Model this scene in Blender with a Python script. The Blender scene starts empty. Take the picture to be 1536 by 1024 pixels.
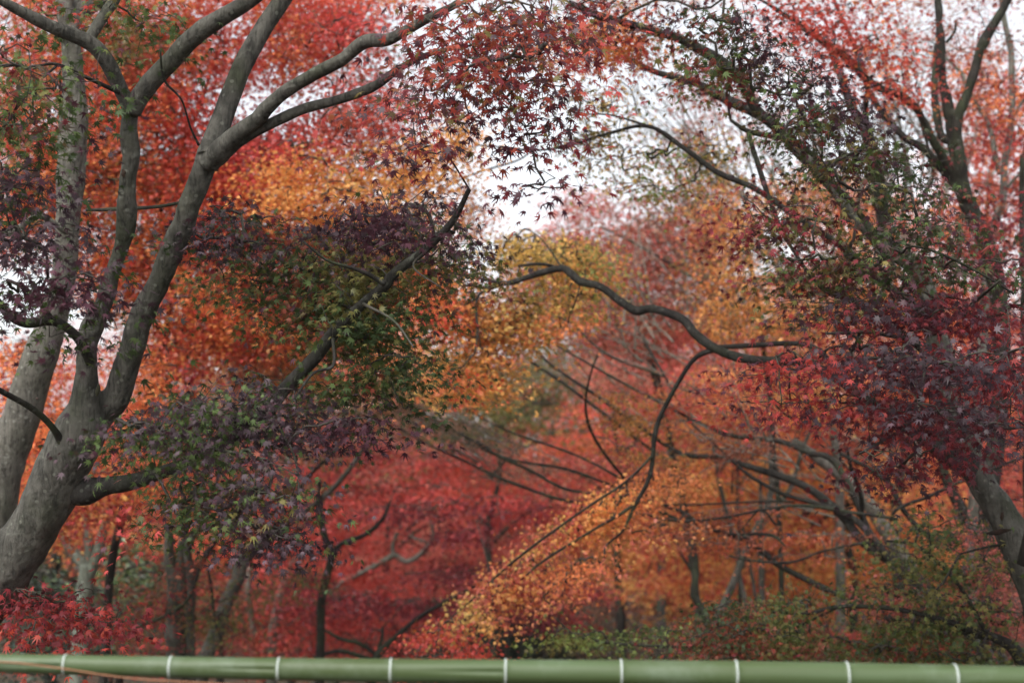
import bpy, bmesh, math, random
import numpy as np
from mathutils import Vector

rng = np.random.default_rng(11)
random.seed(11)
R = math.radians
S = bpy.context.scene
COL = S.collection

# ------------------------------------------------------------------ camera, sky, sun, exposure
PITCH = 6.0
CAMZ = 1.6
FPX = 1536 * 50 / 36.0
cam = bpy.data.cameras.new('camera')
cam.lens = 50
cam.sensor_width = 36
cam.clip_end = 2000
cam.dof.use_dof = True
cam.dof.focus_distance = 6.9
cam.dof.aperture_fstop = 1.6
camo = bpy.data.objects.new('camera', cam)
camo.location = (0, 0, CAMZ)
camo.rotation_euler = (R(90 + PITCH), 0, 0)
COL.objects.link(camo)
S.camera = camo

SUN_EL, SUN_AZ = 48.0, 205.0          # soft light from high up, a little behind the viewer's right
w = bpy.data.worlds.new('World')
S.world = w
w.use_nodes = True
nt = w.node_tree
nt.nodes.clear()
sky = nt.nodes.new('ShaderNodeTexSky')
sky.sky_type = 'NISHITA'
sky.sun_disc = False
sky.sun_elevation = R(SUN_EL)
sky.sun_rotation = R(SUN_AZ)
sky.air_density = 1.0
sky.dust_density = 3.0
hs = nt.nodes.new('ShaderNodeHueSaturation')
hs.inputs['Saturation'].default_value = 0.22      # thin overcast
hs.inputs['Value'].default_value = 1.0
bg = nt.nodes.new('ShaderNodeBackground')
bg.inputs['Strength'].default_value = 0.15
out = nt.nodes.new('ShaderNodeOutputWorld')
nt.links.new(sky.outputs[0], hs.inputs['Color'])
nt.links.new(hs.outputs[0], bg.inputs[0])
nt.links.new(bg.outputs[0], out.inputs[0])

sl = bpy.data.lights.new('sun', 'SUN')
sl.energy = 1.3
sl.angle = R(25)
sl.color = (1.0, 0.96, 0.9)
so = bpy.data.objects.new('sun', sl)
sd = Vector((math.sin(R(SUN_AZ)) * math.cos(R(SUN_EL)), math.cos(R(SUN_AZ)) * math.cos(R(SUN_EL)), math.sin(R(SUN_EL))))
so.rotation_euler = sd.to_track_quat('Z', 'Y').to_euler()
COL.objects.link(so)

S.view_settings.view_transform = 'Standard'
S.view_settings.look = 'None'
S.view_settings.exposure = 1.0
S.view_settings.gamma = 1
S.cycles.max_bounces = 6
S.cycles.diffuse_bounces = 4
S.cycles.transmission_bounces = 4
S.cycles.transparent_max_bounces = 4
S.cycles.use_denoising = True

# ------------------------------------------------------------------ helpers
ct, st = math.cos(R(PITCH)), math.sin(R(PITCH))
FW = np.array([0, ct, st]); UP = np.array([0, -st, ct]); RT = np.array([1.0, 0, 0])
CAM = np.array([0, 0, CAMZ])

def P(x, y, d):
    """a pixel of the 1536 x 1024 photograph and a distance -> a point of the place"""
    x = np.asarray(x, float)[..., None]; y = np.asarray(y, float)[..., None]; d = np.asarray(d, float)[..., None]
    return CAM + d * (FW + (x - 768) / FPX * RT - (y - 512) / FPX * UP)

def sstep(a, b, t):
    t = np.clip((np.asarray(t, float) - a) / (b - a), 0, 1)
    return t * t * (3 - 2 * t)

def ground(x, y):
    """flat terrace to the rail, a shallow dell behind it, then a rising hillside"""
    x = np.asarray(x, float); y = np.asarray(y, float)
    z = -3.0 * sstep(5.2, 17, y) + 6.0 * sstep(26, 75, y) + 9 * sstep(80, 300, y)
    z = z + 0.12 * np.sin(x * 0.7 + 1) * np.sin(y * 0.5) * sstep(5, 9, y) + 0.8 * np.sin(x * 0.06) * sstep(20, 60, y)
    return z

_H = rng.random((64, 64, 64))
def vnoise(p, s=1.0, o=0.0):
    q = np.asarray(p) * s + 100.0 + o
    i = np.floor(q).astype(int); f = q - i; f = f * f * (3 - 2 * f)
    r = 0
    for a in (0, 1):
        for b in (0, 1):
            for c in (0, 1):
                wgt = (f[..., 0] if a else 1 - f[..., 0]) * (f[..., 1] if b else 1 - f[..., 1]) * (f[..., 2] if c else 1 - f[..., 2])
                r = r + wgt * _H[(i[..., 0] + a) % 64, (i[..., 1] + b) % 64, (i[..., 2] + c) % 64]
    return r

def mesh_obj(name, V, F, mat, parent=None, k=None, attr=None, smooth=True):
    """V (n,3), F (m,k) of equal-sized faces"""
    me = bpy.data.meshes.new(name)
    V = np.ascontiguousarray(V, dtype=np.float32); F = np.ascontiguousarray(F, dtype=np.int32)
    m, kk = F.shape
    me.vertices.add(len(V)); me.vertices.foreach_set('co', V.ravel())
    me.loops.add(m * kk); me.loops.foreach_set('vertex_index', F.ravel())
    me.polygons.add(m); me.polygons.foreach_set('loop_start', np.arange(0, m * kk, kk, dtype=np.int32))
    if smooth:
        me.polygons.foreach_set('use_smooth', np.ones(m, dtype=bool))
    me.update(calc_edges=True)
    if attr is not None:
        at = me.attributes.new('tint', 'FLOAT_COLOR', 'POINT')
        c = np.ones((len(V), 4), np.float32); c[:, :3] = attr
        at.data.foreach_set('color', c.ravel())
    me.materials.append(mat)
    o = bpy.data.objects.new(name, me)
    COL.objects.link(o)
    if parent is not None:
        o.parent = parent
        o.matrix_parent_inverse = parent.matrix_world.inverted() if False else o.matrix_parent_inverse
        o.location = -Vector(parent.location)
    return o

def thing(name, label, cat, loc, group=None):
    o = bpy.data.objects.new(name, None)
    o.empty_display_size = 0.2
    COL.objects.link(o)
    o.location = loc
    o['label'] = label; o['category'] = cat
    if group: o['group'] = group
    return o

def catmull(pts, n):
    pts = np.asarray(pts, float)
    if len(pts) < 3:
        t = np.linspace(0, 1, n * (len(pts) - 1) + 1)[:, None]
        return pts[0] * (1 - t) + pts[-1] * t
    e = np.vstack([2 * pts[0] - pts[1], pts, 2 * pts[-1] - pts[-2]])
    o = []
    t = (np.arange(n) / n)[:, None]
    for i in range(1, len(e) - 2):
        a, b, c, d = e[i - 1], e[i], e[i + 1], e[i + 2]
        o.append(0.5 * (2 * b + (c - a) * t + (2 * a - 5 * b + 4 * c - d) * t * t + (3 * b - a - 3 * c + d) * t ** 3))
    o.append(pts[-1:])
    return np.vstack(o)

def tube(path, rad, sides, bump=0.0):
    """path (n,3), rad (n) -> verts, quads; open ends closed by shrinking"""
    n = len(path)
    T = np.gradient(path, axis=0)
    T /= np.linalg.norm(T, axis=1)[:, None] + 1e-9
    ref = np.array([0.3, 1.0, 0.05]) if abs(T[0][1]) < 0.8 else np.array([1.0, 0, 0.1])
    U = np.zeros_like(path); u = ref - T[0] * (ref @ T[0]); u /= np.linalg.norm(u)
    for i in range(n):
        u = u - T[i] * (u @ T[i]); u /= np.linalg.norm(u) + 1e-9
        U[i] = u
    W = np.cross(T, U)
    a = np.arange(sides) / sides * 2 * math.pi
    dirs = U[:, None, :] * np.cos(a)[None, :, None] + W[:, None, :] * np.sin(a)[None, :, None]
    rr = np.repeat(rad[:, None], sides, 1)
    if bump > 0:
        base = path[:, None, :] + dirs * rr[..., None]
        nz = vnoise(base, 9) - 0.5 + 0.8 * (vnoise(base * np.array([1, 1, .5]), 22) - 0.5) + 0.35 * (vnoise(base, 60) - .5)
        lo = vnoise(path, 4)[:, None] - 0.5
        rr = rr * (1 + bump * nz + bump * 0.9 * lo)
    V = path[:, None, :] + dirs * rr[..., None]
    V = V.reshape(-1, 3)
    i = np.arange(n - 1)[:, None] * sides; j = np.arange(sides)[None, :]; j2 = (j + 1) % sides
    F = np.stack([i + j, i + j2, i + sides + j2, i + sides + j], -1).reshape(-1, 4)
    # caps
    c0, c1 = len(V), len(V) + 1
    V = np.vstack([V, path[:1], path[-1:]])
    e = (n - 1) * sides
    jj = np.arange(sides); jj2 = (jj + 1) % sides
    # degenerate-free caps: quads built from pairs of triangles need 4 ids; use even side counts
    k = np.arange(0, sides, 2)
    F0 = np.stack([np.full(len(k), c0), (k + 2) % sides, (k + 1) % sides, k], -1)
    F1 = np.stack([np.full(len(k), c1), e + k, e + (k + 1) % sides, e + (k + 2) % sides], -1)
    return V, np.vstack([F, F0, F1])

def merge(parts):
    V, F, o = [], [], 0
    for v, f in parts:
        V.append(v); F.append(f + o); o += len(v)
    return np.vstack(V), np.vstack(F)

# ------------------------------------------------------------------ materials
def new_mat(name):
    m = bpy.data.materials.new(name); m.use_nodes = True
    n = m.node_tree; n.nodes.clear()
    return m, n
def N(n, t, **kw):
    o = n.nodes.new(t)
    for k, v in kw.items():
        if k in o.inputs: o.inputs[k].default_value = v
        else: setattr(o, k, v)
    return o

def leaf_mat(name, trans=0.42, rough=0.45, spec=0.35):
    m, n = new_mat(name)
    at = N(n, 'ShaderNodeAttribute', attribute_name='tint')
    pb = N(n, 'ShaderNodeBsdfPrincipled', Roughness=rough)
    pb.inputs['Specular IOR Level'].default_value = spec
    tr = N(n, 'ShaderNodeBsdfTranslucent')
    h = N(n, 'ShaderNodeHueSaturation', Saturation=1.0, Value=1.4)
    geo = N(n, 'ShaderNodeNewGeometry')
    # mottling of the blade
    nz = N(n, 'ShaderNodeTexNoise', Scale=90.0, Detail=2.0)
    tc = N(n, 'ShaderNodeTexCoord')
    n.links.new(tc.outputs['Object'], nz.inputs['Vector'])
    mr = N(n, 'ShaderNodeMapRange'); mr.inputs['To Min'].default_value = 0.75; mr.inputs['To Max'].default_value = 1.25
    n.links.new(nz.outputs[0], mr.inputs['Value'])
    h0 = N(n, 'ShaderNodeHueSaturation')
    n.links.new(at.outputs['Color'], h0.inputs['Color']); n.links.new(mr.outputs[0], h0.inputs['Value'])
    n.links.new(h0.outputs[0], pb.inputs['Base Color'])
    n.links.new(h0.outputs[0], h.inputs['Color']); n.links.new(h.outputs[0], tr.inputs['Color'])
    mx = N(n, 'ShaderNodeMixShader', Fac=trans)
    mx.inputs[0].default_value = trans
    n.links.new(pb.outputs[0], mx.inputs[1]); n.links.new(tr.outputs[0], mx.inputs[2])
    o = N(n, 'ShaderNodeOutputMaterial'); n.links.new(mx.outputs[0], o.inputs[0])
    return m

def bark_mat(name, dark, light, lichen, lich_amt=0.35, moss=(0.05, 0.065, 0.03), scale=1.0, bump=0.5):
    m, n = new_mat(name)
    tc = N(n, 'ShaderNodeTexCoord')
    mp = N(n, 'ShaderNodeMapping'); mp.inputs['Scale'].default_value = (1, 1, 0.45)
    n.links.new(tc.outputs['Object'], mp.inputs[0])
    a = N(n, 'ShaderNodeTexNoise', Scale=14 * scale, Detail=9.0, Roughness=0.68)
    b = N(n, 'ShaderNodeTexNoise', Scale=3.2 * scale, Detail=4.0)
    c = N(n, 'ShaderNodeTexNoise', Scale=11 * scale, Detail=6.0, Roughness=0.6)
    n.links.new(mp.outputs[0], a.inputs['Vector'])
    n.links.new(tc.outputs['Object'], b.inputs['Vector']); n.links.new(tc.outputs['Object'], c.inputs['Vector'])
    r = N(n, 'ShaderNodeValToRGB')
    r.color_ramp.elements[0].position = 0.3; r.color_ramp.elements[0].color = (*dark, 1)
    r.color_ramp.elements[1].position = 0.72; r.color_ramp.elements[1].color = (*light, 1)
    n.links.new(a.outputs[0], r.inputs[0])
    m1 = N(n, 'ShaderNodeMix', data_type='RGBA'); m1.inputs[7].default_value = (*moss, 1)
    rm = N(n, 'ShaderNodeMapRange'); rm.inputs['From Min'].default_value = 0.48; rm.inputs['From Max'].default_value = 0.72; rm.inputs['To Max'].default_value = 0.75
    n.links.new(b.outputs[0], rm.inputs['Value']); n.links.new(rm.outputs[0], m1.inputs[0]); n.links.new(r.outputs[0], m1.inputs[6])
    m2 = N(n, 'ShaderNodeMix', data_type='RGBA'); m2.inputs[7].default_value = (*lichen, 1)
    rl = N(n, 'ShaderNodeMapRange'); rl.inputs['From Min'].default_value = 0.60; rl.inputs['From Max'].default_value = 0.68; rl.inputs['To Max'].default_value = lich_amt
    n.links.new(c.outputs[0], rl.inputs['Value']); n.links.new(rl.outputs[0], m2.inputs[0]); n.links.new(m1.outputs[2], m2.inputs[6])
    mp2 = N(n, 'ShaderNodeMapping'); mp2.inputs['Scale'].default_value = (1, 1, 0.13)
    n.links.new(tc.outputs['Object'], mp2.inputs[0])
    d = N(n, 'ShaderNodeTexNoise', Scale=46 * scale, Detail=6.0, Roughness=0.7)
    n.links.new(mp2.outputs[0], d.inputs['Vector'])
    rd = N(n, 'ShaderNodeMapRange'); rd.inputs['From Min'].default_value = 0.36; rd.inputs['From Max'].default_value = 0.5; rd.inputs['To Min'].default_value = 0.45; rd.inputs['To Max'].default_value = 1.1
    n.links.new(d.outputs[0], rd.inputs['Value'])
    hd = N(n, 'ShaderNodeHueSaturation'); n.links.new(m2.outputs[2], hd.inputs['Color']); n.links.new(rd.outputs[0], hd.inputs['Value'])
    vo = N(n, 'ShaderNodeTexVoronoi', Scale=17.0 * scale); vo.inputs['Randomness'].default_value = 1.0
    n.links.new(tc.outputs['Object'], vo.inputs['Vector'])
    rv = N(n, 'ShaderNodeMapRange'); rv.inputs['From Min'].default_value = 0.13; rv.inputs['From Max'].default_value = 0.2; rv.inputs['To Min'].default_value = lich_amt * 1.2; rv.inputs['To Max'].default_value = 0
    n.links.new(vo.outputs['Distance'], rv.inputs['Value'])
    m3 = N(n, 'ShaderNodeMix', data_type='RGBA'); m3.inputs[7].default_value = (*lichen, 1)
    n.links.new(rv.outputs[0], m3.inputs[0]); n.links.new(hd.outputs[0], m3.inputs[6])
    # fine cross wrinkles
    wv = N(n, 'ShaderNodeTexWave', bands_direction='Z', Scale=6.0 * scale, Distortion=9.0, Detail=4.0); wv.inputs['Detail Scale'].default_value = 2.2
    n.links.new(tc.outputs['Object'], wv.inputs['Vector'])
    ad = N(n, 'ShaderNodeMath', operation='MULTIPLY_ADD'); ad.inputs[1].default_value = 0.10
    a2 = N(n, 'ShaderNodeMath', operation='ADD'); n.links.new(a.outputs[0], a2.inputs[0]); n.links.new(d.outputs[0], a2.inputs[1])
    n.links.new(wv.outputs['Fac'], ad.inputs[0]); n.links.new(a2.outputs[0], ad.inputs[2])
    bp = N(n, 'ShaderNodeBump', Strength=bump, Distance=0.02)
    n.links.new(ad.outputs[0], bp.inputs['Height'])
    pb = N(n, 'ShaderNodeBsdfPrincipled', Roughness=0.8)
    pb.inputs['Specular IOR Level'].default_value = 0.25
    n.links.new(m3.outputs[2], pb.inputs['Base Color']); n.links.new(bp.outputs[0], pb.inputs['Normal'])
    o = N(n, 'ShaderNodeOutputMaterial'); n.links.new(pb.outputs[0], o.inputs[0])
    return m

M_LEAF = leaf_mat('maple_leaf')
M_LEAF_DULL = leaf_mat('shade_leaf', trans=0.28, rough=0.55, spec=0.25)
M_LEAF_EVER = leaf_mat('evergreen_leaf', trans=0.12, rough=0.35, spec=0.5)
M_BARK = bark_mat('grey_bark', (0.028, 0.027, 0.022), (0.14, 0.134, 0.114), (0.27, 0.28, 0.23), 0.28, moss=(0.035, 0.042, 0.02), bump=.8)
M_BARK_PALE = bark_mat('pale_bark', (0.07, 0.066, 0.055), (0.21, 0.198, 0.168), (0.34, 0.35, 0.3), 0.35, moss=(0.085, 0.09, 0.062), bump=.7)
M_BARK_DARK = bark_mat('dark_bark', (0.010, 0.009, 0.007), (0.04, 0.035, 0.03), (0.2, 0.21, 0.18), 0.18)
M_BARK_LICH = bark_mat('lichened_bark', (0.08, 0.09, 0.07), (0.2, 0.22, 0.18), (0.34, 0.40, 0.34), 0.7, moss=(0.08, 0.11, 0.06))
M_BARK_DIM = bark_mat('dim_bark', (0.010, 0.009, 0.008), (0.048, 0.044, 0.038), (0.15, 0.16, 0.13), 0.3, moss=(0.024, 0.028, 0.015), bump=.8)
M_TWIG = bark_mat('twig_bark', (0.03, 0.026, 0.022), (0.08, 0.07, 0.06), (0.12, 0.12, 0.1), 0.1, bump=0.1)
M_TWIG_PALE = bark_mat('pale_twig_bark', (0.12, 0.11, 0.09), (0.28, 0.26, 0.22), (0.3, 0.3, 0.26), 0.2, bump=0.1)

# ------------------------------------------------------------------ leaf shapes
def star(angles, lens, sinus, cup=0.18, base=-0.12):
    """palmate leaf as a fan round its centre; tip lobe along +X, blade normal +Z"""
    pts = []
    L = list(zip(angles, lens))
    full = [(-a, l) for a, l in reversed(L) if a > 0] + L
    for i, (a, l) in enumerate(full):
        pts.append((l * math.cos(R(a)), l * math.sin(R(a))))
        if i < len(full) - 1:
            a2, l2 = full[i + 1]
            am = (a + a2) / 2; lm = sinus * min(l, l2) + 0.06
            pts.append((lm * math.cos(R(am)), lm * math.sin(R(am))))
    pts.append((base, 0))
    V = [(0, 0, 0.0)] + [(x, y, -cup * (x * x + y * y)) for x, y in pts]
    F = [(0, i, i % len(pts) + 1) for i in range(1, len(pts) + 1)]
    V = np.array(V); V[:, 0] += 0.1; V[:, :2] *= 0.55
    return V, np.array(F)
LEAF7 = star([0, 38, 80, 125], [1, .92, .72, .42], .33)
LEAF5 = star([0, 48, 108], [1, .9, .6], .36)
LEAF3 = (np.array([(-.1, 0, 0), (.25, -.14, -.0), (.3, -.5, -.1), (.55, 0, -.02), (.3, .5, -.1), (.25, .14, 0)]),
         np.array([(0, 1, 3), (0, 3, 5), (1, 2, 3), (3, 4, 5)]))
_o = (np.array([(0, 0, 0), (.3, -.2, -.03), (.62, -.13, -.05), (.9, 0, -.12), (.62, .13, -.05), (.3, .2, -.03)]))
LEAFOV = (_o, np.array([(0, 1, 5), (1, 2, 5), (2, 4, 5), (2, 3, 4)]))

PAL = {
    'red': (192, 50, 36), 'scar': (208, 66, 28), 'pinkred': (204, 66, 60), 'orange': (224, 124, 42), 'yelor': (230, 164, 58),
    'yellow': (216, 176, 66), 'olive': (120, 112, 44), 'green': (84, 106, 42), 'lgreen': (132, 152, 56), 'dgreen': (58, 78, 36),
    'purple': (88, 46, 60), 'dpurple': (64, 46, 54), 'greyp': (94, 76, 84), 'crim': (134, 34, 44), 'dcrim': (96, 26, 36),  # purples: dim light and sky sheen on purplish red leaves, put into colour
    'pink': (205, 100, 92), 'salmon': (214, 110, 84), 'brown': (142, 78, 52), 'tan': (176, 130, 98), 'teal': (44, 72, 56), 'dteal': (28, 46, 36), 'rust': (160, 66, 36),
    'ofr': (190, 70, 40),
}
def lin(c):
    c = np.array(c) / 255.0
    return np.where(c <= 0.04045, c / 12.92, ((c + 0.055) / 1.055) ** 2.4)
def mute(c, k=0.17):
    g = c @ np.array([.3, .55, .15])
    return c * (1 - k) + g * k + 0.004
PL = {k: mute(lin(v)) for k, v in PAL.items()}

def norm(v):
    return v / (np.linalg.norm(v, axis=-1, keepdims=True) + 1e-9)

def leaves(name, anchors, per, spread, size, pal, parent, mat, shape, flat=0.45, hang=0.5, nscale=1.2, jitter=0.3, upbias=0.9, face=0.0):
    """clouds of single leaf blades round twig tips"""
    n = len(anchors) * per
    A = np.repeat(anchors, per, 0)
    off = rng.normal(size=(n, 3)) * np.array([1, 1, flat]) * spread
    pos = A + off
    pos[:, 2] -= 0.35 * np.hypot(off[:, 0], off[:, 1])     # tips of the twigs droop
    az = np.arctan2(off[:, 1], off[:, 0]) + rng.normal(size=n) * 0.9
    d = np.stack([np.cos(az), np.sin(az), -hang * rng.random(n) * 1.8 + 0.1], -1); d = norm(d)
    nm = rng.normal(size=(n, 3)) * 0.62 + np.array([0, -face, upbias]); nm -= d * (nm * d).sum(1)[:, None]; nm = norm(nm)
    b = np.cross(nm, d)
    s = size * (0.62 + 0.55 * rng.random(n))
    V0, F0 = shape
    curl = rng.uniform(-.4, 2.6, n)[:, None, None]
    V = pos[:, None, :] + s[:, None, None] * (V0[None, :, 0:1] * d[:, None, :] + V0[None, :, 1:2] * b[:, None, :] + curl * V0[None, :, 2:3] * nm[:, None, :])
    F = F0[None] + (np.arange(n) * len(V0))[:, None, None]
    names = [p[0] for p in pal]; wt = np.array([p[1] for p in pal], float); cw = np.cumsum(wt / wt.sum())
    # coherent drifts of colour plus single odd leaves
    t = vnoise(pos, nscale, 7.0) * 0.6 + vnoise(pos, nscale * 3.1, 3.0) * 0.4
    t = np.clip((t - 0.5) * 2.1 + 0.5, 0, 0.999)
    t = np.clip(t + rng.normal(size=n) * jitter * 0.5, 0, 0.999)
    # equalise so that the weights hold
    rk = np.argsort(np.argsort(t)) / n
    idx = np.searchsorted(cw, rk)
    idx = np.clip(idx, 0, len(names) - 1)
    base = np.array([PL[k] for k in names])
    c = base[idx]
    k2 = np.clip(idx + rng.integers(-1, 2, n), 0, len(names) - 1)
    f = rng.random(n)[:, None] * 0.5
    c = c * (1 - f) + base[k2] * f
    c = c * (0.8 + 0.36 * rng.random(n))[:, None] * (0.72 + 0.56 * vnoise(pos, 1.7, 31.0))[:, None]
    c = np.repeat(c[:, None, :], len(V0), 1)
    mesh_obj(name, V.reshape(-1, 3), F.reshape(-1, 3), mat, parent, attr=c.reshape(-1, 3), smooth=False)
    return n

def pad5(ells):
    return np.array([tuple(e) + (0,) * (5 - len(e)) for e in ells], float)

def ell_points(ells, n, d0, d1, dens=None, thr=0.0, nsc=1.6, layer=None):
    slope = rng.choice([-1.0, 1.0])
    """n points in a union of ellipses of the picture, each with its own distance between d0 and d1"""
    E = pad5(ells)
    a = E[:, 2] * E[:, 3]
    out = []
    got = 0
    while got < n:
        m = n * 3
        k = rng.choice(len(E), m, p=a / a.sum())
        u = rng.normal(size=(m, 3)); u = norm(u) * (1.22 * rng.random(m) ** .5)[:, None]; u[:, 2] = np.clip(u[:, 2], -1, 1)
        rot = E[k, 4] if E.shape[1] > 4 else np.zeros(m)
        ex, ey = u[:, 0] * E[k, 2], u[:, 1] * E[k, 3]
        cr, sr = np.cos(np.radians(rot)), np.sin(np.radians(rot))
        x = E[k, 0] + ex * cr + ey * sr
        y = E[k, 1] - ex * sr + ey * cr
        d = (d0 + d1) / 2 + u[:, 2] * (d1 - d0) / 2
        p = P(x, y, d)
        if layer:
            z = p[:, 2] + layer * 1.3 * (vnoise(p * np.array([1, 1, 0]), .45 / layer ** .5, 17.0) - .5) + .16 * p[:, 0] * np.sign(9 - p[:, 0] * 0) * slope
            p[:, 2] += 0.55 * (np.round(z / layer) * layer - z)
        g = vnoise(p, nsc, 1.3) * 0.65 + vnoise(p, nsc * 2.7, 5.1) * 0.35
        keep = g > thr
        p = p[keep]
        out.append(p); got += len(p)
    return np.vstack(out)[:n]

def grow_twigs(nodes, anchors, r0=0.0022, maxr=0.012, pen=0.35):
    """connect every anchor to the branch skeleton, each through the nearest thing already grown"""
    if len(anchors) == 0: return []
    na = len(anchors)
    src = np.full(na, -1); cost = np.full(na, 1e9); path0 = np.full(na, 0.0)
    for s in range(0, na, 400):
        D = np.linalg.norm(anchors[s:s + 400, None, :] - nodes[None], axis=2)
        src[s:s + 400] = -1 - D.argmin(1); cost[s:s + 400] = D.min(1)
    done = np.zeros(na, bool); parent = np.full(na, 0); order = []
    plen = np.zeros(na)
    for _ in range(na):
        c = np.where(done, 1e18, cost)
        i = int(c.argmin()); done[i] = True; order.append(i); parent[i] = src[i]
        plen[i] = cost[i]
        d = np.linalg.norm(anchors - anchors[i], axis=1) + pen * min(plen[i], 3.0)
        upd = (~done) & (d < cost)
        cost[upd] = d[upd]; src[upd] = i
    cnt = np.ones(na)
    for i in reversed(order):
        if parent[i] >= 0: cnt[parent[i]] += cnt[i]
    parts = []
    for i in order:
        a = anchors[parent[i]] if parent[i] >= 0 else nodes[-1 - parent[i]]
        b = anchors[i]
        L = np.linalg.norm(b - a)
        if L < 1e-4: continue
        r1 = min(r0 * cnt[i] ** 0.42, maxr)
        rs = min(r1 * 1.25, maxr)
        mid = (a + b) / 2 + rng.normal(size=3) * L * 0.07 + np.array([0, 0, 0.05 * L])
        parts.append(tube(np.array([a, mid, b]), np.array([rs, (rs + r1) / 2, r1]), 4))
    return parts

LEAFN = 0
COVER = 1.45
def SZ(d): return 1.02 if d < 9 else (1.05 if d < 15 else 1.25)
class Tree:
    def __init__(self, name, label, cat='tree', bark=None, twig=None, group=None, seed=0):
        self.name, self.label, self.cat, self.bark, self.twig, self.group = name, label, cat, bark or M_BARK, twig or M_TWIG, group
        self.root = None; self.nodes = []; self.tw = []; self.several = False
    def _spec(self, s, d0, d1):
        a = []
        for tok in s.split():
            a.append([float(v) for v in tok.split(',')])
        lastw = a[0][2]
        for t in a:
            if len(t) < 3: t.append(lastw)
            lastw = t[2]
        a = np.array(a)
        seg = np.r_[0, np.cumsum(np.hypot(*np.diff(a[:, :2], axis=0).T))]
        d = d0 + (d1 - d0) * seg / seg[-1]
        pts = P(a[:, 0], a[:, 1], d)
        rad = a[:, 2] * d / FPX / 2
        return pts, rad
    def curve(self, s, d0, d1, base=False, n=8):
        pts, rad = self._spec(s, d0, d1)
        if base:
            p0 = pts[0]; dirn = pts[0] - pts[1]; dirn = dirn / np.linalg.norm(dirn)
            gz = float(ground(p0[0], p0[1]))
            h = max(p0[2] - gz, 0.05)
            ext, er = [], []
            p = p0.copy(); k = max(3, int(h / 0.5) + 2)
            for j in range(1, k + 1):
                f = j / k
                dd = norm(dirn * (1 - f) * (1 - f) + np.array([0, 0, -1.0]) * (0.35 + f))
                p = p + dd * (h / k) / max(-dd[2], 0.35)
                ext.append(p.copy()); er.append(rad[0] * (1 + 0.12 * f + 0.55 * f ** 6))
            ext[-1][2] = float(ground(ext[-1][0], ext[-1][1])) - 0.12
            pts = np.vstack([np.array(ext)[::-1], pts]); rad = np.r_[np.array(er)[::-1], rad]
        c = catmull(np.c_[pts, rad], n)
        path, r = c[:, :3].copy(), np.maximum(c[:, 3], 0.0015)
        # small natural wobble
        wob = np.stack([vnoise(path, 3.0, o) - .5 for o in (11, 23, 37)], -1)
        path += wob * np.minimum(r * 0.7, 0.02)[:, None]
        return path, r
    def _root(self, loc):
        if self.root is None:
            l = Vector((float(loc[0]), float(loc[1]), float(ground(loc[0], loc[1]))))
            self.root = thing(self.name, self.label, self.cat, l, self.group)
        return self.root
    def trunk(self, specs, bark=None, sides=20, bump=0.16, name='trunk', fuse=0, slim=1.0):
        """specs: list of (string, d0, d1, base?)"""
        parts = []
        for i, s in enumerate(specs):
            path, r = self.curve(s[0], s[1], s[2], base=(s[3] if len(s) > 3 else False), n=10)
            r = r * slim
            if i == 0: self._root(path[0])
            self.nodes.append(path[len(path) // 3:] if i == 0 and s[3:] else path)
            parts.append(tube(path, r, sides, bump))
        V, F = merge(parts)
        if fuse:
            o = mesh_obj('tmp', V, F, bark or self.bark)
            md = o.modifiers.new('r', 'REMESH'); md.mode = 'VOXEL'; md.voxel_size = fuse
            sm = o.modifiers.new('s', 'SMOOTH'); sm.iterations = 7; sm.factor = 0.5
            bpy.context.view_layer.update()
            dg = bpy.context.evaluated_depsgraph_get()
            me = bpy.data.meshes.new_from_object(o.evaluated_get(dg))
            bpy.data.objects.remove(o)
            me.materials.clear(); me.materials.append(bark or self.bark)
            co = np.empty(len(me.vertices) * 3, np.float32); me.vertices.foreach_get('co', co); co = co.reshape(-1, 3)
            no = np.empty(len(me.vertices) * 3, np.float32); me.vertices.foreach_get('normal', no); no = no.reshape(-1, 3)
            q = co * np.array([1, 1, .4])
            h = (vnoise(q, 30) - .5) * 0.006 + (vnoise(q, 75) - .5) * 0.003 + (vnoise(co, 9) - .5) * 0.012
            co = co + no * h[:, None]
            me.vertices.foreach_set('co', co.astype(np.float32).ravel())
            me.polygons.foreach_set('use_smooth', np.ones(len(me.polygons), bool)); me.update()
            ob = bpy.data.objects.new(name, me); COL.objects.link(ob); ob.parent = self.root; ob.location = -self.root.location
            return ob
        return mesh_obj(name, V, F, bark or self.bark, self.root)
    def limb(self, s, d0, d1, sides=10, bump=0.12, bark=None, name='limb', thin=False):
        path, r = self.curve(s, d0, d1, n=7)
        self._root(path[0])
        if not thin and len(r) > 6:                      # collar where the limb leaves the trunk
            k = np.arange(len(r)); r = r * (1 + 0.35 * np.exp(-k / 2.5))
        self.nodes.append(path)
        V, F = tube(path, r, sides, bump)
        return mesh_obj(name, V, F, bark or (M_BARK_DARK if thin and self.bark is not M_BARK_PALE else self.bark), self.root)
    def twiglets(self, specs):
        for s, d0, d1 in specs:
            path, r = self.curve(s, d0, d1, n=5)
            self.nodes.append(path)
            self.tw.append(tube(path, r, 6, 0.08))
    def spray(self, ells, d0, d1, size, pal, cover=2.0, per=12, spread=None, thr=0.42, mat=None, shape=None, name='foliage', layer=.26, nsc=2.1, nscale=.9, jitter=0.16, flat=0.28, hang=0.5, twigs=True, label=None, upbias=0.9, face=0.0, r0=0.0016, maxr=0.008, tmax=1500):
        global LEAFN
        dm = (d0 + d1) / 2
        E = pad5(ells)
        area = (math.pi * E[:, 2] * E[:, 3]).sum() * (dm / FPX) ** 2
        if dm > 12 and shape is None: shape = LEAF5
        if dm > 17.5 and (shape is LEAF5): shape = LEAF3
        shape = shape or (LEAF7 if dm < 9 else LEAF5)
        V0, F0 = shape
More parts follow.
